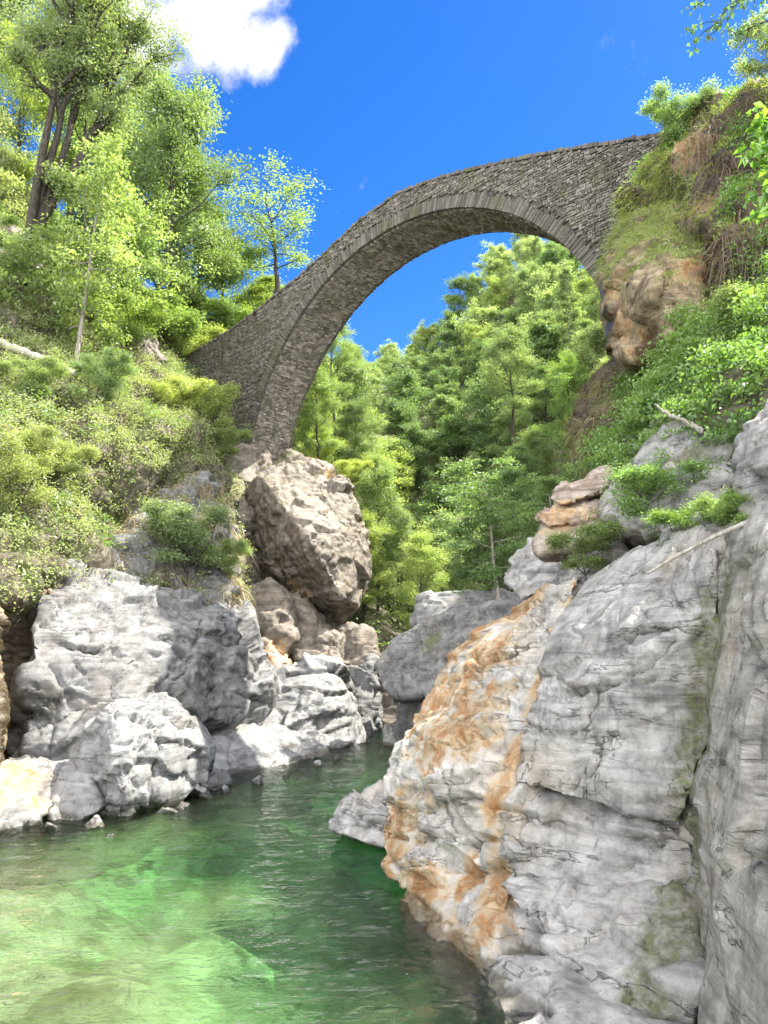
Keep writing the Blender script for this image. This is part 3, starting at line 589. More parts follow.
rock('boulder', [H([(374, 670, 24), (392, 640, 24.5), (440, 618, 24), (500, 598, 22), (530, 640, 20), (500, 690, 20.5), (430, 700, 21.6), (384, 692, 23.2)], (2, 3, 0), .9), H([(388, 690, 24.2), (430, 695, 22.6), (500, 690, 21), (480, 760, 21), (425, 760, 22.4), (398, 762, 23.6)], (2, 3, 0), .95)], 0.07, M['rock_left'], 53,
     'big rounded grey boulder with a dark horizontal crack in the gorge behind the rusty cliff', 'boulder', big=.2, cell=1.6, camp=.06, crack=.07, layer=1.1, lamp=.10, fine=.02, smooth=5, tilt=(-.15, .1, 1), moss=([(430, 640, 23, .5)], []))
rock('boulder', [H([(412, 625, 27), (420, 598, 27.5), (450, 590, 27.5), (505, 588, 26), (510, 620, 24.5), (440, 632, 25.5)], (1.5, 2, 0), .9)], 0.08, M['rock_white'], 55,
     'flat topped pale boulder perched on the big gorge boulder below the dark trees', 'boulder', big=.18, cell=1.2, camp=.07, crack=.06, layer=.5, lamp=.06, fine=.02, smooth=4, waterline=False)
rock('boulder', [H([(378, 760, 24.2), (384, 725, 24.6), (398, 735, 24), (405, 770, 23)], (.8, 1, 0), .9)], 0.06, M['rock_right'], 56,
     'small round grey rock at the waterline under the big gorge boulder', 'boulder', big=.08, cell=.8, camp=.04, fine=.015, smooth=4)
rock('boulder', [H([(362, 700, 30.5), (370, 668, 31), (392, 660, 31), (408, 680, 30), (404, 730, 29), (366, 728, 29.5)], (.5, 2, 0), .9)], 0.08, M['rock_brown'], 58,
     'dark mossy rock closing the far end of the gorge water', 'boulder', big=.2, cell=.9, camp=.08, fine=.03, smooth=2, moss=([(385, 670, 30.5, .7)], []))
rock('boulder', [H([(500, 575, 16.5), (510, 555, 16.8), (545, 535, 16.4), (565, 545, 15), (560, 585, 14), (520, 600, 15)], (1, 2, 0), .9)], 0.06, M['rock_right'], 57,
     'rounded grey boulder showing between the pale tree and the rusty layers', 'boulder', big=.15, cell=.9, camp=.05, fine=.02, smooth=4, waterline=False)

# the bank under the bridge's right end
rock('boulder', [H([(601, 298, 19.3), (603, 258, 19.6), (626, 222, 19.6), (678, 205, 17.9), (708, 245, 16.4), (703, 318, 15.7), (674, 350, 15.7), (628, 362, 17.2), (604, 338, 18.4), (658, 290, 15.6)], (1.5, 3, .3), .9)], 0.06, M['rock_ochre'], 60,
     'ochre overhanging boulder under the right end of the bridge, bare and orange below', 'boulder', big=.2, cell=.9, flat=1.2, camp=.11, crack=.12, layer=.6, lamp=.06, fine=.03, ridge=.06, tiltamp=.2, waterline=False, smooth=3,
     rust=([(622, 320, 17.4, .9), (692, 272, 16.2, .8), (640, 345, 16.6, .6), (618, 285, 18.4, .8)], []), wet=([(610, 330, 18.1, .8), (700, 250, 16.4, .8), (650, 350, 16.2, .7), (612, 290, 18.8, .6)], []), moss=([(692, 328, 15.6, .7), (608, 300, 19.6, .35), (640, 235, 19, .6)], []))
rock('rock_cliff', [H([(628, 225, 19.8), (652, 150, 19.6), (676, 108, 19.4), (720, 96, 18.0), (768, 84, 16.6), (860, 60, 14.5), (880, 300, 13.2), (768, 262, 14.6), (706, 300, 16.9), (662, 250, 18.4), (690, 180, 17.6)], (2, 4, .2), .95)], 0.08, M['earth'], 63,
     'dark earthy cliff hung with roots and dry grass at the bridge\'s right end', 'cliff', big=.5, bigs=.6, cell=1.0, flat=1.0, camp=.16, crack=.12, layer=.6, lamp=.08, fine=.06, waterline=False, smooth=2,
     rust=([(690, 150, 17.8, .8), (720, 220, 17, .9)], []), moss=([(660, 200, 18.6, .8), (640, 230, 19, .8)], []), wet=([(730, 170, 17, 1.2), (705, 250, 17.2, .8)], []))
rock('rock_bank', [H([(574, 430, 21.5), (580, 385, 21.5), (606, 362, 21), (648, 352, 19.5), (658, 385, 17.8), (640, 430, 16.8), (612, 458, 16.4), (585, 452, 19)], (1.5, 3, -.2), .95)], 0.07, M['earth'], 66,
     'brown crumbling rock bank below the ochre boulder, half covered by ferns', 'rock', big=.4, bigs=.7, cell=.7, flat=.8, camp=.12, crack=.1, layer=.4, lamp=.08, fine=.06, waterline=False, moss=([(610, 400, 19, 1), (640, 380, 18, .8)], []), wet=([(628, 420, 17.5, .6)], []))

# ================================================================== ROCKS, LEFT SIDE
lcf = empty('rock_cliff', (-6.0, 17.0, 0), 'sunlit white grey cliff above the left shore, crossed by the bridge shadow', 'cliff')
rock('cliff_face', [H([(34, 600, 18.0), (70, 572, 19.8), (130, 580, 21.2), (205, 598, 22.6), (250, 612, 24.0), (276, 690, 22.8), (262, 770, 21.0), (225, 800, 19.0), (160, 835, 17.2), (60, 840, 15.7), (26, 760, 16.0), (28, 680, 16.5), (110, 640, 17.9), (120, 700, 17.0), (205, 612, 20.6), (200, 700, 19.0)], (-2, 3, .2), .97)], 0.065, M['rock_left'], 80,
     cracks=[([(40, 640, 17), (90, 650, 17.6), (140, 640, 18.2), (205, 668, 19.5)], .05, .12), ([(205, 612, 20.6), (190, 660, 19.6), (170, 700, 18.4), (165, 760, 17.4)], .05, .12), ([(100, 600, 19), (85, 650, 17.6), (60, 700, 16.8), (50, 760, 16.2)], .05, .1), ([(150, 600, 20.5), (130, 660, 18.2), (95, 720, 17)], .04, .08), ([(170, 700, 18.4), (215, 690, 19.8), (262, 700, 21.8)], .05, .1)],
     parent=lcf, big=.3, bigs=.45, cell=1.5, flat=1.4, camp=.12, crack=.12, layer=.9, lamp=.03, fine=.015, ridge=.02, tiltamp=.26, tilt=(-.7, .2, .8), smooth=1, wet=([(40, 700, 16.4, .5)], []), moss=([(60, 600, 17.2, .5), (120, 595, 18.2, .4)], []))
rock('cliff_face', [H([(-160, 545, 13.8), (-20, 575, 15.6), (2, 625, 15.5), (0, 690, 15.1), (-6, 835, 14.0), (-170, 870, 11.8)], (-3, 4, .5), .95)], 0.075, M['rock_ochre'], 83,
     parent=lcf, big=.35, cell=.9, flat=1.2, camp=.14, crack=.1, layer=.5, lamp=.07, fine=.04, moss=([(0, 640, 15.4, .8), (0, 740, 14.6, .8)], []), wet=([(0, 690, 15, 1.3), (0, 640, 15.4, .9), (0, 750, 14.4, .9)], []), label='ochre wet rock beside the dark hollow')
rock('cliff_face', [H([(-80, 590, 18.2), (50, 590, 18.6), (50, 840, 17.0), (-80, 840, 16.6)], (0, 2.5, 0), 1.0)], 0.08, M['rock_ochre'], 85,
     parent=lcf, big=.3, cell=.9, camp=.15, crack=.1, fine=.04, wet=([(15, 650, 18, 1.3), (20, 740, 17, 1.0)], []), moss=([(5, 700, 17, .6)], []), label='dark wet hollow')
rock('cliff_face', [H([(80, 590, 19.6), (104, 552, 21.4), (150, 505, 24.0), (205, 478, 27.2), (230, 520, 27.0), (250, 605, 25.4), (236, 628, 23.6), (150, 610, 21.0), (165, 555, 22.9)], (-2, 4, .5), .95)], 0.08, M['rock_left'], 87,
     parent=lcf, big=.4, bigs=.6, cell=.9, flat=1.3, camp=.16, crack=.12, layer=.5, lamp=.08, fine=.05, waterline=False, tilt=(-.6, .2, .8), moss=([(130, 560, 20.5, 1.0), (190, 500, 24.5, .9), (215, 500, 25, .6)], []), rust=([(205, 520, 25, .8), (230, 470, 27, .7)], []))
rock('cliff_face', [H([(206, 452, 32.5), (240, 440, 34.5), (266, 440, 35.0), (272, 480, 35.0), (262, 560, 34), (250, 640, 30.5), (222, 620, 28), (205, 540, 29.5), (225, 500, 31.5)], (-2, 4, 0), .95)], 0.09, M['rock_brown'], 89,
     parent=lcf, big=.4, cell=1.0, flat=1.2, camp=.15, crack=.12, layer=.6, lamp=.08, fine=.05, waterline=False, rust=([(215, 480, 30, .8), (228, 560, 28.5, .8)], []), moss=([(240, 480, 32, .8), (235, 530, 29.5, .8)], []), label='brown gully rock below the bridge footing')

rock('boulder', [H([(232, 500, 33.0), (262, 470, 33.2), (290, 448, 33.6), (325, 460, 33.2), (346, 484, 32.6), (358, 505, 32.0), (368, 550, 31.4), (366, 580, 31.2), (356, 608, 30.6), (334, 624, 31.2), (292, 620, 32.6), (250, 594, 33.4), (226, 545, 34.0), (262, 478, 30.8), (312, 545, 28.0), (343, 600, 28.6), (352, 530, 30.0)], (0.3, 4, 0), .85)], 0.075, M['rock_brown'], 92,
     'huge leaning boulder under the bridge\'s left footing, sunlit on top and dark underneath', 'boulder', big=.15, cell=1.6, flat=1.5, camp=.08, crack=.12, layer=.9, lamp=.05, fine=.03, tiltamp=.16, tilt=(-.75, -.2, .6), waterline=False, smooth=1,
     rust=([(300, 590, 30.5, .9), (330, 475, 32.6, .6)], []), moss=([(285, 455, 33.2, .6), (345, 490, 32.5, .4), (250, 510, 32.3, .5)], []))
mid_rocks = [
    ([(226, 608, 28.4), (246, 585, 29), (270, 578, 29), (286, 600, 28), (296, 640, 27.2), (286, 656, 27), (262, 650, 27.2), (240, 635, 27.6), (270, 620, 27.1)], M['rock_brown'], 'rounded tan boulder with rusty patches wedged below the huge leaning boulder'),
    ([(284, 600, 29), (300, 590, 29.4), (315, 610, 28.8), (328, 640, 28.2), (322, 665, 27.6), (295, 660, 27.6)], M['rock_brown'], 'brown angular boulder squeezed behind the tan boulder'),
    ([(240, 655, 26.8), (262, 640, 26.9), (282, 658, 26.3), (280, 676, 25.7), (250, 690, 25.4), (228, 690, 25.4)], M['rock_rusty'], 'small rust tinted rock resting above the white boulder'),
    ([(318, 660, 29.4), (325, 632, 30), (350, 622, 30.2), (368, 632, 30), (378, 660, 29.6), (372, 690, 28.8), (360, 705, 28.2), (335, 690, 28.3)], M['rock_brown'], 'dark jagged rock at the gorge mouth under the huge leaning boulder'),
    ([(346, 700, 27.6), (356, 668, 28), (372, 660, 28.2), (376, 700, 27.4), (372, 742, 26.4), (356, 742, 26.4)], M['rock_left'], 'knobbly grey rock standing at the water beside the white boulder'),
    ([(292, 640, 28.6), (318, 618, 29), (338, 636, 28.8), (345, 665, 28), (318, 672, 27.6)], M['rock_brown'], 'small shaded brown rock in the crack under the huge boulder')]
for i, (pts, mt, lb) in enumerate(mid_rocks):
    rock('boulder', [H(pts, (.2, 2, -.2), .85)], 0.07, mt, 100 + i, lb, 'boulder', group='boulders heaped below the bridge', big=.15, cell=1.0, flat=1.3, camp=.06, crack=.09, layer=.7, lamp=.03, fine=.025, ridge=.03, tiltamp=.22, smooth=1,
         rust=([(280, 650, 27, .6), (262, 660, 26.4, .6)], []))
rock('boulder', [H([(222, 745, 22.6), (240, 700, 24.2), (262, 675, 25), (300, 655, 25.8), (335, 658, 26.2), (352, 690, 25.7), (364, 738, 25.0), (352, 765, 24.2), (290, 790, 22.6), (225, 790, 21.4), (300, 705, 24.0), (330, 690, 24.8)], (.2, 3, -.2), .85)], 0.065, M['rock_white'], 110,
     'big white washed boulder with dark cracks at the far end of the pool', 'boulder', cracks=[([(235, 720, 23.6), (280, 690, 24.3), (330, 695, 24.8), (355, 690, 25.4)], .06, .16), ([(245, 700, 24), (290, 676, 24.8), (340, 672, 25.6)], .05, .12), ([(300, 690, 24.3), (290, 730, 23.6), (300, 770, 23)], .05, .12), ([(232, 750, 22.4), (290, 745, 23.2), (350, 725, 24.9)], .05, .12)], big=.2, cell=1.9, flat=1.6, camp=.05, crack=.10, layer=1.0, lamp=.04, fine=.008, ridge=.008, tiltamp=.16, tilt=(-.5, -.3, .8), smooth=3)
rock('rock_slab', [[*[P(*q) for q in [(196, 786, 17.4), (205, 745, 19.6), (228, 718, 21.4), (290, 735, 23), (345, 742, 25.2), (366, 743, 25.6), (320, 758, 21.9), (262, 772, 19.6)]], *[np.array([g[0], g[1], -1.2]) for g in (G(180, 800), G(365, 748), G(240, 730), G(360, 740))]]], 0.055, M['rock_white'], 112,
     'low sloping white slab running down into the water below the white boulder', 'rock', big=.12, cell=1.6, flat=2, camp=.04, crack=.05, layer=.4, lamp=.03, fine=.015, tilt=(-.2, .2, 1), smooth=4)
rock('boulder', [H([(78, 765, 15.0), (84, 728, 15.4), (110, 699, 15.9), (162, 700, 16.3), (194, 718, 16.5), (215, 745, 16.5), (210, 790, 16.1), (172, 812, 15.4), (118, 830, 14.4), (90, 815, 14.6), (113, 712, 14.9), (122, 790, 14.2), (180, 735, 15.6)], (-.1, 1.6, -.2), .85)], 0.045, M['rock_white'], 114,
     'chunky white boulder with a shaded left face on the left waterline', 'boulder', cracks=[([(113, 705, 15.2), (118, 750, 14.6), (122, 815, 14.3)], .04, .1), ([(120, 745, 14.9), (160, 740, 15.6), (205, 750, 16.3)], .045, .1), ([(150, 702, 16), (160, 740, 15.6), (150, 790, 15.2)], .04, .08)], big=.12, cell=.8, flat=1.2, camp=.05, crack=.06, layer=.9, lamp=.02, fine=.008, ridge=.008, tiltamp=.22, smooth=1)
rock('rock_slab', [H([(165, 800, 15.9), (190, 780, 16.6), (222, 768, 17.4), (228, 782, 17.2), (200, 800, 16.1), (170, 815, 15.5)], (0, 1.2, -.5), .9)], 0.05, M['rock_left'], 115,
     'flat grey ledge at the waterline behind the chunky white boulder', 'rock', big=.08, cell=.9, camp=.05, crack=.05, fine=.02, smooth=3)
rock('rock_ledge', [H([(-140, 800, 12.9), (-40, 770, 13.9), (20, 756, 14.8), (66, 764, 15.2), (60, 800, 14.4), (30, 828, 13.6), (-30, 840, 13.0), (-140, 860, 11.9)], (0, 2.5, -.2), .95)], 0.055, M['rock_left'], 116,
     'low rusty pink ledge at the waterline below the dark hollow', 'rock', big=.16, cell=1.0, camp=.07, crack=.06, layer=.4, lamp=.05, fine=.025, smooth=4, rust=([(20, 772, 14.5, .6), (-10, 792, 13.8, .6), (40, 800, 14.1, .4)], []))
rock('boulder', [H([(46, 800, 14.6), (58, 770, 15.0), (72, 758, 15.3), (88, 772, 15.0), (104, 806, 14.3), (80, 822, 14.0), (50, 822, 14.0)], (0, 1.4, -.3), .9)], 0.045, M['rock_white'], 117,
     'smooth white rock between the rusty ledge and the chunky white boulder', 'boulder', big=.1, cell=.9, camp=.05, crack=.05, fine=.015, smooth=4)
srng = np.random.default_rng(17)
for i, (x, y) in enumerate([(34, 824), (52, 828), (96, 826), (110, 834), (168, 812), (184, 806), (206, 798), (226, 792), (258, 783), (286, 776), (318, 766), (338, 759)]):
    c = G(x, y, 0); r = srng.uniform(.10, .26); a_ = srng.uniform(.6, 1.3, 3)
    rock('river_stone', [[c + r * np.array(d_) * a_ * srng.uniform(.8, 1.15) + np.array([0, 0, -.02]) for d_ in rdir_(srng, 14)]], max(.02, r * .12), M['rock_white'] if i % 3 else M['rock_left'], 140 + i,
         'small grey stone half under water along the foot of the left bank', 'stone', group='small stones along the left waterline', big=.02, cell=.4, camp=.008, crack=.0, layer=.3, lamp=.003, fine=.003, ridge=.003, smooth=2)
rock('rock_outcrop', [H([(84, 345, 32), (100, 330, 32.5), (130, 325, 33.5), (156, 336, 34.6), (170, 362, 35), (158, 380, 34), (130, 368, 32.2), (98, 366, 31.2), (120, 345, 31.6)], (-.5, 3, 0), .9)], 0.09, M['rock_brown'], 120,
     'pale rocky outcrop on the left hillside beside the low end of the bridge', 'rock', big=.4, cell=.9, flat=1.2, camp=.14, crack=.12, layer=.4, lamp=.08, fine=.05, waterline=False, smooth=1, rust=([(100, 352, 31.4, .8)], []))
rock('rock_outcrop', [H([(-80, 250, 26), (-10, 210, 29.0), (25, 235, 29.6), (50, 290, 29.6), (52, 330, 28.5), (10, 345, 26.5), (-80, 350, 24)], (-1, 3, 0), .95)], 0.1, M['rock_brown'], 122,
     'brown earthy rock face under the big leaning tree on the left', 'rock', big=.5, cell=.9, flat=1.0, camp=.18, crack=.12, layer=.5, lamp=.08, fine=.06, waterline=False, smooth=1, moss=([(20, 300, 27.6, 1.2)], []))

# ================================================================== THE BRIDGE
brng = np.random.default_rng(5)
BD = np.array([math.sqrt(.5), -math.sqrt(.5), 0]); BN = np.array([math.sqrt(.5), math.sqrt(.5), 0])
UP = np.array([0, 0, 1.0]); BW = 2.35
def B(s, z, o=0.0):
    s, z, o = np.broadcast_arrays(np.asarray(s, float), np.asarray(z, float), np.asarray(o, float))
    return (20.0 + o)[..., None] * BN + s[..., None] * BD + z[..., None] * UP
CS, CZ, RI = -19.55, 9.75, 9.72; RING = 0.56
deck_s = np.array([-41, -36.8, -33.7, -31.0, -29.2, -25.4, -23.3, -21.4, -19.3, -17.0, -14.2, -11.8, -10.1, -8.6, -5.0])
deck_z = np.array([18.0, 18.25, 18.45, 18.6, 18.85, 19.55, 20.1, 20.62, 20.85, 20.5, 19.75, 19.0, 18.4, 17.9, 17.2])
def deck(s): return np.interp(s, deck_s, deck_z)
S0, S1, ZB = -39.5, -6.5, 8.0
bridge = empty('stone_bridge', tuple(B(CS, 10.0, BW / 2)), 'old humpbacked stone arch bridge crossing high over the gorge', 'bridge')
# core of rubble and mortar, set a little behind the stones
ss = np.unique(np.concatenate([np.linspace(S0, S1, 120), CS - RI + np.linspace(0, 2 * RI, 90) ** 1.0])); 
def intr(s):
    d = np.abs(s - CS); return np.where(d < RI, CZ + np.sqrt(np.maximum(0, (RI + .03) ** 2 - d ** 2)), ZB)
bot = np.maximum(intr(ss), ZB); bot = np.where(np.abs(ss - CS) >= RI, ZB, bot); top = deck(ss) - 0.02
VV = []; INS = 0.05
for o in (INS, BW - INS): VV += [B(ss, bot, o), B(ss, top, o)]
V = np.concatenate(VV); n = len(ss); a = np.arange(n - 1)
def quad(i, j): return np.stack([a + i * n, a + 1 + i * n, a + 1 + j * n, a + j * n], 1)
ends = np.array([[0, n, 3 * n, 2 * n], [n - 1, 2 * n - 1, 4 * n - 1, 3 * n - 1]])
F = np.concatenate([quad(0, 1), quad(2, 3), quad(1, 3), quad(0, 2), ends])
put('rubble_core', V, F, M['mortar'], bridge, attrs={'rnd': np.full(len(V), .5)})
# spandrel stones, both faces
C, A, Bb, Cc, R = [], [], [], [], []
zz = ZB
while zz < 21.2:
    h = brng.uniform(0.05, 0.125); s = S0
    while s < S1:
        l = brng.uniform(0.07, 0.24); sc_, zc = s + l / 2, zz + h / 2
        rr = math.hypot(sc_ - CS, zc - CZ); inside = (rr > RI + RING + 0.02 if zc > CZ else abs(sc_ - CS) > RI + RING) and zc + h / 2 < deck(sc_) - 0.05
        if inside:
            for o, sg in ((0.0, 1), (BW, -1)):
                C.append(B(sc_, zc, o + sg * brng.uniform(0.03, 0.055))); t = brng.uniform(-.03, .03)
                A.append((BD + UP * t) * (l / 2 - .012)); Bb.append((UP - BD * t) * (h / 2 - .012)); Cc.append(BN * 0.07); R.append(brng.random())
        s += l
    zz += h
V, F = boxes(np.array(C), np.array(A), np.array(Bb), np.array(Cc), .015, brng)
put('spandrel_wall', V, F, M['stone'], bridge, attrs={'rnd': np.repeat(np.array(R) ** 1.3, 8)})
# ring of thin voussoirs
ringlist = {0: ([], [], [], [], []), 1: ([], [], [], [], [])}
th = 0.0
while th < math.pi:
    w_ = brng.uniform(0.045, 0.10) / RI; tc = th + w_ / 2; cr = np.array([math.cos(tc), math.sin(tc)])
    for o, sg in ((0.0, 1), (BW, -1)):
        C, A, Bb, Cc, R = ringlist[int(o > 0)]
        ln = RING * brng.uniform(.72, 1.08); rc_ = RI + ln / 2
        C.append(B(CS - cr[0] * rc_, CZ + cr[1] * rc_, o + sg * brng.uniform(.03, .065)))
        rad = -BD * cr[0] + UP * cr[1]; tan = BD * cr[1] + UP * cr[0]
        A.append(rad * ln / 2); Bb.append(tan * (w_ * RI / 2 - .006)); Cc.append(BN * 0.10); R.append(brng.random())
    th += w_
zz = ZB
while zz < CZ:
    h = brng.uniform(.09, .18)
    for sgs in (-1, 1):
        for o, sg in ((0.0, 1), (BW, -1)):
            C, A, Bb, Cc, R = ringlist[int(o > 0)]
            C.append(B(CS + sgs * (RI + RING / 2), zz + h / 2, o + sg * .045)); A.append(BD * RING / 2); Bb.append(UP * (h / 2 - .006)); Cc.append(BN * .1); R.append(brng.random())
    zz += h
for C, A, Bb, Cc, R in ringlist.values():
    V, F = boxes(np.array(C), np.array(A), np.array(Bb), np.array(Cc), .014, brng)
    put('arch_ring', V, F, M['stone_ring'], bridge, attrs={'rnd': np.repeat(R, 8)})
# vault stones under the arch
C, A, Bb, Cc, R = [], [], [], [], []
arc = -(CZ - ZB)
while arc < math.pi * RI + (CZ - ZB):
    h = brng.uniform(.07, .14); am = arc + h / 2
    if am < 0: cs, cz_, rad, tan = CS - RI, CZ + am, -BD, UP
    elif am > math.pi * RI: cs, cz_, rad, tan = CS + RI, CZ - (am - math.pi * RI), BD, UP
    else:
        tc = am / RI; cs, cz_ = CS - math.cos(tc) * RI, CZ + math.sin(tc) * RI; rad = -BD * math.cos(tc) + UP * math.sin(tc); tan = BD * math.sin(tc) + UP * math.cos(tc)
    o = 0.1
    while o < BW - .1:
        l = min(brng.uniform(.12, .32), BW - .1 - o); 
        C.append(B(cs, cz_, o + l / 2) + rad * brng.uniform(.02, .07)); A.append(BN * (l / 2 - .01)); Bb.append(tan * (h / 2 - .01)); Cc.append(rad * .07); R.append(brng.random()); o += l
    arc += h
V, F = boxes(np.array(C), np.array(A), np.array(Bb), np.array(Cc), .018, brng)
put('vault', V, F, M['stone_soffit'], bridge, attrs={'rnd': np.repeat(R, 8)})
# uneven coping stones along both edges
for o in (0.10, BW - 0.10):
    C, A, Bb, Cc, R = [], [], [], [], []
    s = S0
    while s < S1:
        l = brng.uniform(.08, .24); h = brng.uniform(.09, .15); sl = (deck(s + l) - deck(s)) / l; tdir = unit(BD + UP * sl); nd_ = unit(UP - BD * sl)
        C.append(B(s + l / 2, deck(s + l / 2) + h / 2 - .06, o + brng.uniform(-.03, .03))); A.append(tdir * (l / 2 - .008)); Bb.append(nd_ * h / 2); Cc.append(BN * brng.uniform(.11, .17)); R.append(brng.random()); s += l
    V, F = boxes(np.array(C), np.array(A), np.array(Bb), np.array(Cc), .012, brng)
    put('coping', V, F, M['stone_ring'], bridge, attrs={'rnd': np.repeat(R, 8)})

# ================================================================== PLANTS
def leaf_geo(C, A, N, L, W, rnd, cup=0.18):
    """rhombic leaves: centres, long axis, normal, length, width"""
    A = A / (np.linalg.norm(A, axis=1)[:, None] + 1e-9); S = np.cross(N, A); S /= np.linalg.norm(S, axis=1)[:, None] + 1e-9; Nn = np.cross(A, S)
    L = np.asarray(L)[:, None]; W = np.asarray(W)[:, None]
    V = np.stack([C - A * L * .5, C + S * W * .5 + Nn * W * cup - A * L * .06, C + A * L * .5 - Nn * L * .08, C - S * W * .5 + Nn * W * cup - A * L * .06], 1).reshape(-1, 3)
    F = np.arange(len(V)).reshape(-1, 4); return V, F, np.repeat(rnd, 4)
def rdir(rng, n, flat=1.0):
    d = rng.normal(size=(n, 3)); d[:, 2] *= flat; return d / np.linalg.norm(d, axis=1)[:, None]
def crown_leaves(rng, cent, per, sig, L, up=0.9, asp=0.5, vflat=0.55, droop=0.25):
    n = len(cent) * per; c = np.repeat(cent, per, 0); off = rng.normal(size=(n, 3)) * sig; off[:, 2] *= vflat
    cr = np.repeat(rng.random(len(cent)), per)
    N = rdir(rng, n) * 1.0 + np.array([0, 0, up]); N /= np.linalg.norm(N, axis=1)[:, None]
    A = rdir(rng, n, .5) + np.array([0, 0, -droop]) + off / (sig + 1e-6) * .3
    ln = L * rng.uniform(.7, 1.3, n); rnd = np.clip(cr * .55 + rng.random(n) * .45, 0, 1)
    return leaf_geo(c + off, A, N, ln, ln * asp, rnd)
def curve(rng, p, d, ln, k, wob, up):
    pts = [np.array(p, float)]; d = unit(d)
    for i in range(k):
        d = unit(d + rng.normal(size=3) * wob + np.array([0, 0, up])); pts.append(pts[-1] + d * ln / k)
    return np.array(pts), d
def grow_tree(rng, H_, base=.3, R=2.5, tr=.12, limbs=14, subs=5, lean=(0, 0), shape='round', up=.10, ang=(.5, 1.0), stems=1, fork=.25, sub_twigs=2, wob=.13):
    """returns branch tubes and foliage centres"""
    paths, cent = [], []
    for st in range(stems):
        az0 = rng.uniform(0, 6.28); ld = np.array([lean[0], lean[1], 1.0]) + (np.array([math.cos(az0), math.sin(az0), 0]) * fork if stems > 1 else 0)
        Hs = H_ * (rng.uniform(.75, 1.0) if st else 1.0)
        pts, _ = curve(rng, (0, 0, -.3), ld, Hs * .96 + .3, 9, .05, .04)
        rad = tr / math.sqrt(stems) * np.linspace(1.15, .12, len(pts)); paths.append((np.concatenate([[pts[0] - np.array([0, 0, 1.4])], pts]), np.concatenate([[rad[0] * 1.2], rad])))
        nl = max(3, limbs // stems)
        for i in range(nl):
            t = base + (1 - base) * ((i + rng.random() * .8) / nl) ** .9; t = min(t, .97)
            x = t * (len(pts) - 1); k = int(x); p = pts[k] * (1 - (x - k)) + pts[min(k + 1, len(pts) - 1)] * (x - k)
            u = (t - base) / (1 - base)
            prof = {'round': math.sin(math.pi * (0.12 + .80 * u)) ** .7, 'oval': .45 + .55 * math.sin(math.pi * (.1 + .85 * u)), 'cone': 1 - .85 * u, 'vase': .55 + .45 * u}[shape]
            az = az0 + i * 2.4 + rng.uniform(-.5, .5); el = rng.uniform(*ang) if shape != 'cone' else rng.uniform(-.1, .25)
            d = np.array([math.cos(az) * math.cos(el), math.sin(az) * math.cos(el), math.sin(el) * (0.5 + u)])
            ln = R * prof * rng.uniform(.75, 1.15)
            lp, le = curve(rng, p, d, ln, 6, wob, up); r0 = max(.012, tr * .42 * (1 - .6 * u)); paths.append((lp, r0 * np.linspace(1, .2, 7)))
            cent += [lp[-1], lp[-2] * .5 + lp[-1] * .5]
            for j in range(subs):
                tt = rng.uniform(.3, .98) * 6; kk = min(int(tt), 5); sp = lp[kk] + (lp[kk + 1] - lp[kk]) * (tt - kk)
                sdv = unit(lp[kk + 1] - lp[kk]) + rng.normal(size=3) * .75 * np.array([1, 1, .6]); sl = ln * rng.uniform(.25, .5)
                s2, _ = curve(rng, sp, sdv, sl, 4, wob * 1.2, up * .6); paths.append((s2, r0 * .35 * np.linspace(1, .25, 5)))
                cent += [s2[-1], s2[2]]
                for _ in range(sub_twigs): cent.append(s2[-1] + rng.normal(size=3) * sl * .35)
        cent.append(pts[-1])
    return paths, np.array(cent)
def tree_proto(seed, per, sig, L, bark='bark', leaf='leaf', asp=.5, vflat=.55, sides=5, upn=.9, **kw):
    rng = np.random.default_rng(seed); paths, cent = grow_tree(rng, **kw)
    V, F = tubes(paths, sides); tm = mesh_data('trunk', V, F, M[bark], True)
    V, F, r = crown_leaves(rng, cent, per, sig, L, asp=asp, vflat=vflat, up=upn); cm_ = mesh_data('crown', V, F, M[leaf], False, {'rnd': r})
    return tm, cm_, kw['H_']
def put_tree(name, proto, base, H_, label, cat='tree', group=None, color=(1, 1, 1), yaw=0.0, wide=1.0, lean=(0, 0)):
    tm, cm_, h0 = proto; s = H_ / h0
    e = empty(name, base, label, cat, group); e.scale = (s * wide, s * wide, s); e.rotation_euler = (lean[0], lean[1], yaw)
    for nm, me in (('trunk', tm), ('crown', cm_)):
        o = bpy.data.objects.new(nm, me); COL.objects.link(o); o.parent = e
        if nm == 'crown': o.color = tuple(color) + (1.0,)
    return e
FAR = [tree_proto(200 + i, 46, .27, .19, H_=7.0, base=.22, R=2.9, tr=.11, limbs=19, subs=4, shape=s_, sub_twigs=1, sides=4, asp=.55) for i, s_ in enumerate(('round',) * 5)]
MIDT = [tree_proto(230 + i, 80, .25, .12, H_=8.0, base=.2, R=2.5, tr=.11, limbs=18, subs=5, shape=s_, sub_twigs=1) for i, s_ in enumerate(('round', 'round', 'round'))]
CONE = tree_proto(250, 40, .22, .28, H_=8.0, base=.12, R=1.9, tr=.12, limbs=34, subs=3, shape='cone', up=-.03, sub_twigs=0, asp=.25)
TALL = tree_proto(252, 26, .20, .22, bark='bark_pale', H_=10.0, base=.3, R=1.1, tr=.10, limbs=26, subs=3, shape='oval', sub_twigs=0)
BIG = tree_proto(260, 70, .24, .12, H_=11.0, base=.5, R=2.7, tr=.36, limbs=34, subs=6, stems=4, fork=.12, lean=(.22, 0), shape='round', ang=(.5, 1.1), sub_twigs=1)
AIRY = tree_proto(262, 22, .20, .115, bark='bark', H_=7.0, base=.34, R=2.4, tr=.09, limbs=16, subs=5, shape='vase', ang=(.5, .95), sub_twigs=0, up=.06)
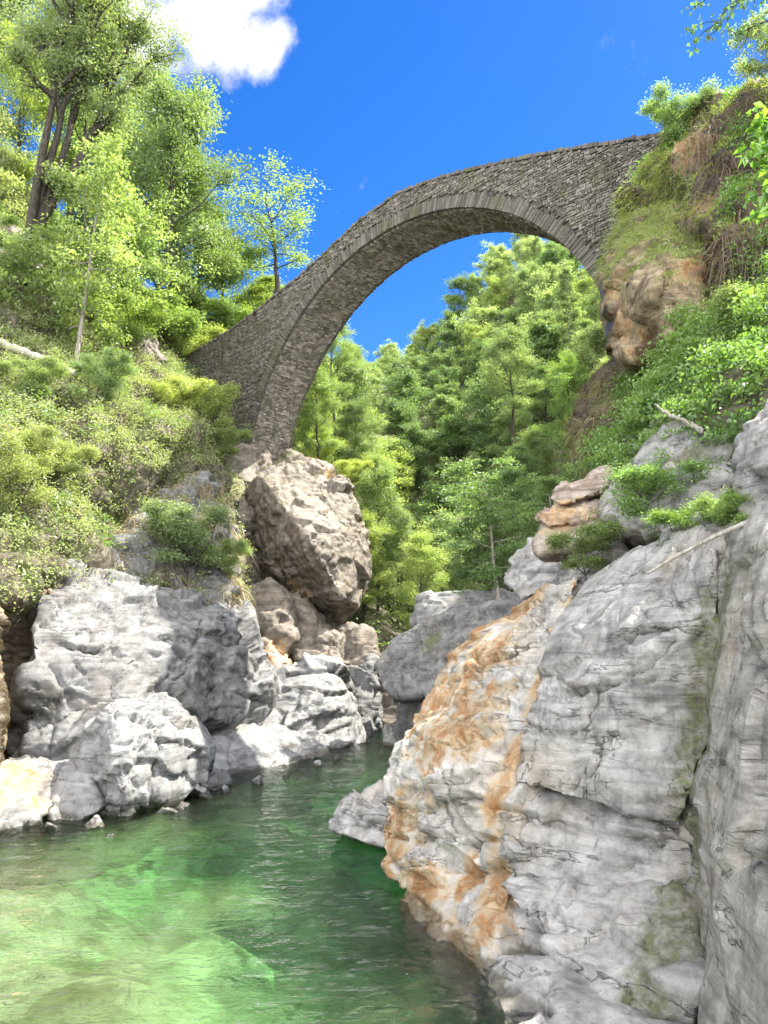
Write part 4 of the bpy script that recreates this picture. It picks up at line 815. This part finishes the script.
LAYER = tree_proto(264, 44, .24, .15, bark='bark_pale', H_=7.0, base=.25, R=2.6, tr=.10, limbs=20, subs=6, shape='round', ang=(-.1, .35), up=.01, vflat=.25, sub_twigs=1, upn=1.6)

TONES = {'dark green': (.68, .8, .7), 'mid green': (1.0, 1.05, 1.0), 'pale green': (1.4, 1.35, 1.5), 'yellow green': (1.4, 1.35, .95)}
# ---- the wood beyond the arch
rng = np.random.default_rng(77)
pts, nn_ = scatter(HV, HF, 14000, rng); px, py, dp = proj(pts)
ok = (px > 170) & (px < 730) & (py > 225) & (py < 660) & (pts[:, 1] < 104); pts, px, py = pts[ok], px[ok], py[ok]
keep = []
for i in range(len(pts)):
    sp = 3.0 + (pts[i, 1] - 38) * .020
    if all((pts[i, 0] - pts[j, 0]) ** 2 + (pts[i, 1] - pts[j, 1]) ** 2 + (pts[i, 2] - pts[j, 2]) ** 2 * .5 > sp * sp for j in keep): keep.append(i)
    if len(keep) >= 285: break
print('forest trees', len(keep))
for i in keep:
    p = pts[i]; x, y = px[i], py[i]
    dark = fbm(np.array([[x / 55., y / 55., 3.]]), 2, 5)[0] + (.35 if (400 < x < 560 and 400 < y < 640) else 0) - (.25 if x < 400 else 0)  # leaf tone carries the gorge side's shade and the sunlight left of it
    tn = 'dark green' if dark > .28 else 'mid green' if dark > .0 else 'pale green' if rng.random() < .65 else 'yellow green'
    zone = 'on the skyline of the hill seen under the arch' if p[1] > 86 else 'halfway up the wooded hill beyond the arch' if p[1] > 60 else 'low in the gorge behind the huge boulder' if x < 400 else 'low on the gorge side behind the rusty cliff'
    f = FAR[rng.integers(5)] if p[1] > 52 else MIDT[rng.integers(3)]
    nm = 'broadleaf_tree'
    if p[1] > 52 and rng.random() < .04: f = TALL
    c = np.array(TONES[tn]) * rng.uniform(.85, 1.15)
    put_tree(nm, f, p, rng.uniform(4.2, 6.4) * (1 if p[1] < 85 else .9), f'{tn} leafy tree {zone}', 'tree', f'{tn} trees {zone}', tuple(c), rng.uniform(0, 6.28), rng.uniform(.95, 1.3))
def ground_at(GV, px_, py_):
    x, y, d = proj(GV); m = (x - px_) ** 2 + (y - py_) ** 2; k = m < 60
    if k.any(): j = np.where(k)[0][np.argmin(d[k])]; return GV[j]
    return GV[np.argmin(m)]
b = P(404, 366, 92.0); put_tree('conifer_tree', CONE, ground_at(HV, 404, 395), 5.5, 'small dark pointed conifer standing up on the skyline under the arch', 'tree', None, (.5, .6, .6))
put_tree('slender_tree', TALL, P(572, 372, 50), 7.6, 'slender tree with a straight thin trunk rising beyond the right side of the arch', 'tree', None, (1.15, 1.15, 1.1), 1.0)
put_tree('pale_tree', MIDT[0], P(512, 440, 42), 6.2, 'large feathery pale tree in the middle of the wood under the arch', 'tree', None, (1.15, 1.15, 1.15), 2.0, 1.0)

# ---- trees on the left bank
def H_of(px_, y0, y1, Y): return P(px_, y1, Y)[2] - P(px_, y0, Y)[2]
left_trees = [
    ('broadleaf_tree', MIDT[1], (205, 352, 43), H_of(205, 352, 215, 43), 'dense green tree whose dark crown fills the gap left of the bushy tree', (.75, .9, .65), 3.3, 1.1),
    ('broadleaf_tree', MIDT[0], (118, 330, 33), H_of(118, 330, 215, 33), 'small dark green tree in the shade right of the pale thin trunk', (.6, .78, .55), 2.3, 1.2),
    ('broadleaf_tree', MIDT[2], (48, 300, 28.5), H_of(48, 300, 225, 28.5), 'low fresh green tree at the foot of the leaning stems', (.85, 1.0, .6), .8, 1.3),
    ('broadleaf_tree', LAYER, (-15, 320, 25.5), H_of(0, 320, 225, 25.5), 'light green layered tree at the left edge above the fallen log', (1.05, 1.1, .85), 4.4, 1.1),
    ('broadleaf_tree', MIDT[1], (70, 215, 36), H_of(70, 215, 40, 36), 'broad green crown filling in between the leaning stems', (.8, .92, .7), 1.7, 1.0),
    ('leaning_tree', BIG, (28, 240, 27.0), 11.6, 'tall old tree with several dark stems leaning towards the cloud', (1.0, .98, .95), 0.0, 1.0),
    ('broadleaf_tree', MIDT[1], (150, 335, 36), H_of(150, 335, 62, 36) * .84, 'tall dense tree with dark lower foliage right of the leaning tree', (.85, .92, .8), 1.2, 1.0),
    ('broadleaf_tree', MIDT[2], (178, 330, 40), H_of(178, 330, 150, 40) * .9, 'rounded tree at the sky edge between the dense tree and the airy tree', (.9, .95, .8), 4.2, 1.15),
    ('young_tree', LAYER, (74, 372, 27), H_of(74, 372, 170, 27), 'young light green tree with layered sprays and a pale thin trunk', (1.25, 1.25, 1.1), .4, .92),
    ('broadleaf_tree', LAYER, (-40, 265, 31), H_of(-20, 265, 95, 27), 'pale layered tree at the left edge below the yellow green crown', (1.2, 1.1, 1.2), 2.0, .95),
    ('broadleaf_tree', MIDT[0], (10, 235, 33), H_of(10, 235, 50, 33), 'bright yellow green tree behind the leaning stems at the left edge', (1.5, 1.45, .55), 3.0, .7),
    ('broadleaf_tree', MIDT[2], (-20, 190, 38), H_of(0, 190, -60, 38), 'grey green tree at the top left corner', (1.0, .98, 1.1), 5.0, .9),
    ('broadleaf_tree', MIDT[1], (100, 300, 40), H_of(100, 300, 90, 40) * .9, 'mid green tree filling in behind the leaning tree', (.8, .9, .75), 2.6, .9),
    ('airy_tree', AIRY, (276, 300, 46), H_of(275, 300, 166, 46) * .74, 'thin airy tree with open branches standing alone against the blue sky', (1.15, 1.2, .95), .9, 1.95),
    ('broadleaf_tree', MIDT[2], (220, 350, 47), H_of(225, 350, 252, 47), 'bright green bushy tree below the airy tree, left of the bridge', (1.3, 1.35, .7), 1.9, 1.7),
    ('broadleaf_tree', MIDT[0], (262, 335, 50), H_of(260, 335, 285, 50), 'low light green tree just behind the bridge slope', (1.2, 1.2, .9), .9, 2.2),
    ('broadleaf_tree', MIDT[1], (335, 420, 50), H_of(340, 420, 318, 50), 'light green tree seen through the arch beside its left leg', (1.2, 1.25, .95), 2.9, .9),
    ('broadleaf_tree', MIDT[0], (318, 470, 44), H_of(318, 470, 378, 44), 'leafy tree behind the bridge leg, above the huge boulder', (1.1, 1.15, .9), 3.9, 1.0),
    ('broadleaf_tree', MIDT[2], (378, 600, 39), H_of(378, 600, 470, 39), 'bright tree in the gorge right beside the huge boulder', (1.2, 1.25, 1.0), .3, .8),
    ('broadleaf_tree', MIDT[1], (128, 285, 44), H_of(128, 285, 60, 44) * .85, 'pale green tree crown behind the leaning tree, below the cloud', (1.05, 1.05, .95), 5.6, .8),
]
for nm, pr, (x, y, Yd), h, lb, c, yaw, wd in left_trees:
    put_tree(nm, pr, P(x, y, Yd), h, lb, 'tree', 'trees on the left bank' if x < 300 else None, c, yaw, wd)
put_tree('broadleaf_tree', LAYER, P(556, 585, 17.5), 2.6, 'small pale leafy tree beside the rusty layered rocks', 'tree', None, (1.0, 1.1, 1.0), 1.1, 1.1)
put_tree('broadleaf_tree', LAYER, P(500, 610, 24), 4.6, 'silvery green tree with drooping sprays above the flat topped boulder', 'tree', None, (.8, .95, .9), 2.1, 1.1)
put_tree('broadleaf_tree', MIDT[0], P(575, 470, 24), 3.4, 'fresh green bushy tree at the foot of the brown rock bank', 'tree', None, (1.05, 1.25, .8), 4.0, 1.1)
put_tree('broadleaf_tree', LAYER, P(800, 110, 15), 2.8, 'pale feathery tree at the right edge above the earthy cliff', 'tree', None, (1.4, 1.3, 1.3), 1.0, 1.0)

# ---- shrubs
SHRUB = [tree_proto(300 + i, 70, .11, .055, H_=1.2, base=.1, R=.75, tr=.03, limbs=16, subs=4, stems=4, fork=.7, shape='round', sub_twigs=1, leaf='leaf_scrub') for i in range(3)]
def put_shrub(proto, base, h, label, group=None, color=(1, 1, 1), yaw=0., wide=1.):
    e = empty('shrub', base, label, 'shrub', group); s = h / 1.2; e.scale = (s * wide, s * wide, s); e.rotation_euler = (0, 0, yaw)
    for nm, me in (('stem', proto[0]), ('foliage', proto[1])):
        o = bpy.data.objects.new(nm, me); COL.objects.link(o); o.parent = e
        if nm == 'foliage': o.color = tuple(color) + (1.,)
for (x, y, Yd, h, wd, c, lb) in [
    (188, 562, 23.0, 1.5, 1.25, (.7, .8, .8), 'dark green shrub hanging on the cliff above the bridge shadow'),
    (218, 572, 24.6, 0.9, 1.2, (.9, 1.0, .8), 'small fresh green shrub at the right end of the dark hanging shrub'),
    (95, 395, 25.0, 1.3, 1.0, (.6, .75, .6), 'dark round shrub at the foot of the young pale trunked tree'),
    (165, 412, 30.0, 1.2, 1.8, (1.15, 1.15, .8), 'broad light green shrub below the rocky outcrop'),
    (205, 425, 30.5, 1.4, 1.2, (1.1, 1.15, .8), 'bright green shrub against the foot of the bridge wall'),
    (225, 452, 31.0, 1.0, 1.2, (.9, 1.0, .8), 'low shrub growing where the bridge leg meets the rock'),
    (104, 338, 31.5, 1.7, 1.7, (.8, .95, .6), 'leafy shrub under the trees, left of the rocky outcrop top'),
    (128, 322, 34.5, 1.5, 1.8, (.95, 1.0, .7), 'shrub growing just above the rocky outcrop under the dense tree'),
    (158, 340, 36.5, 1.8, 1.8, (.7, .88, .55), 'dark leafy shrub around the trunks behind the rocky outcrop'),
    (184, 352, 38.5, 1.7, 1.7, (1.0, 1.05, .7), 'light shrub just above the low end of the bridge wall'),
    (212, 345, 44.0, 2.0, 1.6, (.8, .98, .6), 'green shrub showing over the bridge parapet at its low end'),
    (30, 392, 23.0, 1.0, 1.3, (.8, .9, .75), 'shaggy shrub under the fallen log'),
    (14, 500, 18.6, 1.3, 1.0, (.95, .95, .7), 'tall yellow green shrub at the left edge of the hillside'),
    (60, 470, 20.8, .9, 1.4, (.95, .97, .8), 'light shrub in the middle of the left hillside'),
    (665, 515, 10.5, .7, 1.5, (.6, .85, .5), 'bright leafy shrub growing across the pale lichen dotted boulder'),
    (700, 545, 9.2, .45, 1.8, (.7, .95, .5), 'low bright shrub on the ledge at the upper end of the bleached stick'),
    (740, 530, 8.3, .4, 1.3, (.8, 1.0, .6), 'small leafy shrub at the foot of the cracked grey block'),
    (585, 566, 11.6, .6, 1.2, (.65, .75, .5), 'greyish grass like shrub at the top of the rust streaked buttress'),
    (350, 480, 33.5, .9, 1.3, (1.2, 1.25, .7), 'light green shrub on the top right edge of the huge boulder'),
    (690, 130, 18.6, 1.0, 1.2, (.8, 1.0, .8), 'fern tuft crowning the earthy cliff beside the bridge end'),
    (768, 345, 12.5, 1.0, 1.3, (.9, 1.0, .8), 'leafy shrub on the fern bank at the right edge'),
    (620, 215, 22.0, .6, 1.2, (1.4, 1.4, .5), 'yellow green plant rooted in the bridge wall near its right end'),
]:
    put_shrub(SHRUB[(x * 7 + y) % 3], P(x, y, Yd), h, lb, None, c, x * .1, wd)

# ---- ground cover
def cover(name, GV, GF, ncl, per, sig, L, mat, dens, seed, lift=.1, asp=.5, up=.8, vflat=.6, color=(1, 1, 1), droop=.3):
    r = np.random.default_rng(seed); q, n = scatter(GV, GF, ncl, r)
    x, y, d = proj(q); k = r.random(len(q)) < dens(x, y, q); q, n = q[k], n[k]
    n = np.where((n[:, 2] < 0)[:, None], -n, n)
    V, F, rd = crown_leaves(r, q + (n * lift + np.array([0, 0, lift * .5])) * (.2 + 3.0 * np.clip(fbm(q * 1.9, 2, seed + 3) + .25, 0, 1))[:, None], per, sig, L, up=up, asp=asp, vflat=vflat, droop=droop)
    # slow changes of tone from patch to patch
    big = np.clip(fbm(V * .7, 3, seed) * .8 + .5, 0, 1); rd = np.clip(rd * .55 + big * .45, 0, 1)
    o = tag(put(name, V, F, mat, origin=(0, 0, 0), attrs={'rnd': rd}), kind='stuff'); o.color = tuple(color) + (1.,); return o
def patch(q, s, seed, lo, hi): return np.clip((fbm(q * s, 3, seed) - lo) / (hi - lo), 0, 1)
cover('ground_cover', LV, LF, 30000, 30, .17, .085, M['leaf_scrub'],
      lambda x, y, q: ((x > -80) & (x < 270) & (y < 620)) * (patch(q, .55, 9, -.85, -.15) * np.where(y > 540, .35, 1.0) * np.where((x > 90) & (y > 470), .3, 1.0)), 400, .12)
cover('broad_leaves', LV, LF, 5200, 26, .2, .15, M['leaf'],
      lambda x, y, q: ((x > -80) & (x < 230) & (y < 600)) * patch(q, .5, 91, .0, .3) * np.where((x > 90) & (y > 470), .25, 1.0), 441, .16, color=(.75, .9, .6))
cover('undergrowth', HV, HF, 9000, 34, .5, .2, M['leaf'], lambda x, y, q: ((x > 160) & (x < 760)) * 0.9, 402, .35, color=(1.0, 1.08, .95))
cover('fern_bank', RV, RF, 18000, 40, .15, .085, M['leaf_fern'],
      lambda x, y, q: ((x < 830) & (x > 560) & (y < 520)) * patch(q, 1.1, 13, -.55, .0), 404, .13, vflat=.3, up=1.3, droop=.5)

def strands(name, roots, dirs, ln, width, mat, rng, sag=.6, kseg=4, color=(1, 1, 1)):
    """bent grass blades as narrow ribbons"""
    n = len(roots); t = np.linspace(0, 1, kseg); d = dirs / (np.linalg.norm(dirs, axis=1)[:, None] + 1e-9); ln = ln[:, None, None]
    pts = roots[:, None, :] + d[:, None, :] * ln * t[None, :, None] + np.array([0, 0, -1.0]) * ln * sag * (t ** 2)[None, :, None]
    side = np.cross(d, rdir(rng, n)); side /= np.linalg.norm(side, axis=1)[:, None] + 1e-9
    wv = width * (1 - .85 * t)[None, :, None]; Lp = pts + side[:, None, :] * wv; Rp = pts - side[:, None, :] * wv
    V = np.stack([Lp, Rp], 2).reshape(n, -1, 3); i = np.arange(kseg - 1) * 2
    f = np.stack([i, i + 1, i + 3, i + 2], 1); F = (np.arange(n)[:, None, None] * kseg * 2 + f[None]).reshape(-1, 4)
    rd = np.repeat(np.clip(rng.random(n) * .6 + np.clip(fbm(roots * 1.5, 2, 3) + .4, 0, 1) * .4, 0, 1), kseg * 2)
    o = tag(put(name, V.reshape(-1, 3), F, mat, origin=(0, 0, 0), attrs={'rnd': rd}), kind='stuff'); o.color = tuple(color) + (1.,); return o
def strand_field(name, GV, GF, n, mat, dens, seed, lmin, lmax, width, sag, out=.8, upb=.5, color=(1, 1, 1)):
    r = np.random.default_rng(seed); q, nn = scatter(GV, GF, n, r); x, y, d = proj(q); k = r.random(len(q)) < dens(x, y, q, nn); q, nn = q[k], nn[k]
    dr = nn * out + rdir(r, len(q)) * .5 + np.array([0, 0, upb]); return strands(name, q, dr, r.uniform(lmin, lmax, len(q)), width, mat, r, sag, color=color)
def near_only(nn, q):
    return ((np.array([0, 0, CAMZ]) - q) * nn).sum(1) > -2
Lq = nl_.reshape(-1, 3)
strand_field('dry_grass', LV, LF[:, ::-1], 16000, M['straw'], lambda x, y, q, nn: ((x > -60) & (x < 270) & (y > 400) & (y < 615)) * patch(q, .5, 23, -.1, .25), 420, .25, .7, .012, .8)
strand_field('meadow_grass', LV, LF[:, ::-1], 40000, M['grass'], lambda x, y, q, nn: ((x > -60) & (x < 270) & (y > 280) & (y < 600)) * patch(q, .6, 29, -.15, .2), 422, .2, .5, .013, .5)
bv, bf = ROCKS['rock_cliff63']
if isinstance(bf, list): bf = bf[0] if bf[0].shape[1] == 4 else bf[-1]
strand_field('hanging_grass', bv, bf, 60000, M['straw'], lambda x, y, q, nn: ((x > 590) & (x < 830) & (y > 80) & (y < 300)) * near_only(nn, q) * patch(q, 1.2, 31, -.05, .2) * np.where((x > 690) & (y > 130), .12, 1.0), 424, .2, .5, .008, .9, .5, .2, (.75, .85, .55))
strand_field('hanging_roots', bv, bf, 26000, M['root'], lambda x, y, q, nn: ((x > 660) & (x < 830) & (y > 110) & (y < 300)) * near_only(nn, q) * patch(q, .9, 37, .0, .3), 426, .4, 1.2, .009, 1.3, .5, -.2)
strand_field('green_fringe', bv, bf, 90000, M['grass'], lambda x, y, q, nn: np.clip(((x < 672) & (y > 90)) * .95 + (nn[:, 2] > .45) * .9 + ((x > 640) & (x < 700) & (y > 180)) * .4, 0, 1) * (x < 830), 428, .15, .45, .009, .8, .7, .5, (1.15, 1.15, .9))
cover('cliff_creeper', bv, bf, 7000, 20, .13, .085, M['leaf_fern'], lambda x, y, q: np.clip(((x > 722) & (y > 95)) * patch(q, .9, 61, -.1, .15) + (x < 690) * patch(q, 1.1, 67, .05, .3) * .7, 0, 1) * (x < 830) * (y < 330), 427, .08, up=1.0, droop=.5, color=(.8, .95, .7))
ov, of = ROCKS['boulder60']
if isinstance(of, list): of = of[-1]
strand_field('boulder_grass', ov, of, 40000, M['grass'], lambda x, y, q, nn: np.clip((nn[:, 2] > .3) * .9 + (x < 612) * .6 + (y < 246) * .8, 0, 1) * (y < 250 + 60 * patch(q, 1.3, 83, -.2, .4)), 430, .2, .6, .009, .9, .6, .3)
kv, kf = ROCKS['rock_bank66']
if isinstance(kf, list): kf = kf[-1]
strand_field('bank_grass', kv, kf, 16000, M['straw'], lambda x, y, q, nn: patch(q, 1.2, 41, -.2, .2), 432, .2, .6, .009, 1.0, .6, .1, (.7, .75, .5))
hv, hf = ROCKS['boulder92']
if isinstance(hf, list): hf = hf[-1]
strand_field('boulder_top_grass', hv, hf, 9000, M['straw'], lambda x, y, q, nn: (nn[:, 2] > .5) * patch(q, .9, 43, -.05, .2), 434, .15, .45, .013, .7, .5, .5, (1, 1.0, .7))
uv_, uf_ = ROCKS['cliff_face87']
if isinstance(uf_, list): uf_ = uf_[-1]
strand_field('cliff_grass', uv_, uf_, 22000, M['straw'], lambda x, y, q, nn: patch(q, .8, 47, -.1, .2), 436, .25, .7, .012, 1.0, .6, .1)
cover('cliff_scrub', uv_, uf_, 1300, 18, .14, .10, M['leaf_scrub'], lambda x, y, q: patch(q, .7, 53, .0, .25), 438, .08)
gv, gf = ROCKS['boulder34']
if isinstance(gf, list): gf = gf[-1]
cover('ledge_plants', gv, gf, 2600, 14, .08, .06, M['leaf_fern'], lambda x, y, q: ((x > 610) & (y > 425)) * patch(q, 1.2, 57, .05, .25), 440, .04)

# ---- dead wood
def log(name, pts, r0, r1, mat, label, cat):
    c = catmull(np.array([P(*p) for p in pts]), 24); rr = np.random.default_rng(int(r0 * 1e4)); c = c + rr.normal(size=c.shape) * r0 * .15
    rad = np.linspace(r0, r1, len(c)) * rr.uniform(.9, 1.1, len(c)); V, F = tubes([(c, rad)], 9)
    tag(put(name, V, F, M[mat], smooth=True), label, cat)
log('dead_stick', [(648, 573, 8.7), (690, 549, 8.1), (730, 530, 7.6), (775, 513, 7.1)], .016, .028, 'deadwood', 'long bleached stick leaning on the cliff top', 'stick')
log('fallen_log', [(-20, 338, 23.5), (20, 350, 24), (75, 373, 24.8)], .16, .10, 'deadwood', 'pale fallen log lying down the left hillside to the young tree', 'log')
log('dead_branch', [(705, 432, 10.3), (690, 424, 10.5), (670, 415, 10.9), (655, 404, 11.4)], .05, .015, 'bark_pale', 'grey dead branch lying along the top of the lichen dotted boulder', 'branch')

# ---- near foliage at the right edge and overhead
rng = np.random.default_rng(91)
def spray(name, label, paths_px, r0, leafL, per, sig, color, mat='leaf_fern', cat='branch', bark='bark', leaf_name='leaves', asp=.55):
    root = P(*paths_px[0][0]); e = empty(name, root, label, cat); tb, cent = [], []
    for pp in paths_px:
        c = catmull(np.array([P(*p) for p in pp]), 22); c[1:] += rng.normal(size=(21, 3)) * .015; tb.append((c, np.linspace(r0, r0 * .15, len(c))))
        px_, _, _ = proj(c)
        for k in range(6, 22):
            if px_[k] > 860: continue
            d = unit(np.gradient(c, axis=0)[k] + rng.normal(size=3) * .7); tw, _ = curve(rng, c[k], d, rng.uniform(.12, .4), 3, .2, -.08); tb.append((tw, r0 * .18 * np.linspace(1, .4, 4))); cent += [tw[-1], tw[-2], c[k]]
    V, F = tubes(tb, 5); put('stem', V, F, M[bark], e, smooth=True)
    V, F, r = crown_leaves(rng, np.array(cent), per, sig, leafL, up=1.2, asp=asp, vflat=.5, droop=.5)
    o = put(leaf_name, V, F, M[mat], e, attrs={'rnd': r}); o.color = tuple(color) + (1.,)
spray('overhanging_branch', 'dark leafy branch reaching in at the top right corner against the sky',
      [[(1100, 260, 9.5), (950, 60, 8.5), (830, -30, 8), (745, -5, 7.6), (705, 38, 7.4)], [(1100, 258, 9.5), (930, 50, 8.5), (830, -10, 8), (770, 18, 7.6), (738, 34, 7.4)], [(1100, 256, 9.5), (930, 20, 8.5), (820, -50, 8), (740, -30, 7.6), (702, 2, 7.4)]], .03, .07, 7, .05, (.55, .75, .7), 'leaf')
spray('sapling', 'big leaved bright green sapling poking in at the right edge before the earthy cliff',
      [[(900, 330, 8.5), (850, 230, 8.4), (800, 175, 8.3), (752, 150, 8.2)], [(900, 330, 8.5), (840, 215, 8.4), (790, 140, 8.3), (756, 122, 8.2)], [(900, 330, 8.5), (850, 240, 8.4), (800, 205, 8.3), (750, 195, 8.2)]], .02, .15, 5, .07, (1.0, 1.15, .7), 'leaf_fern', 'sapling')
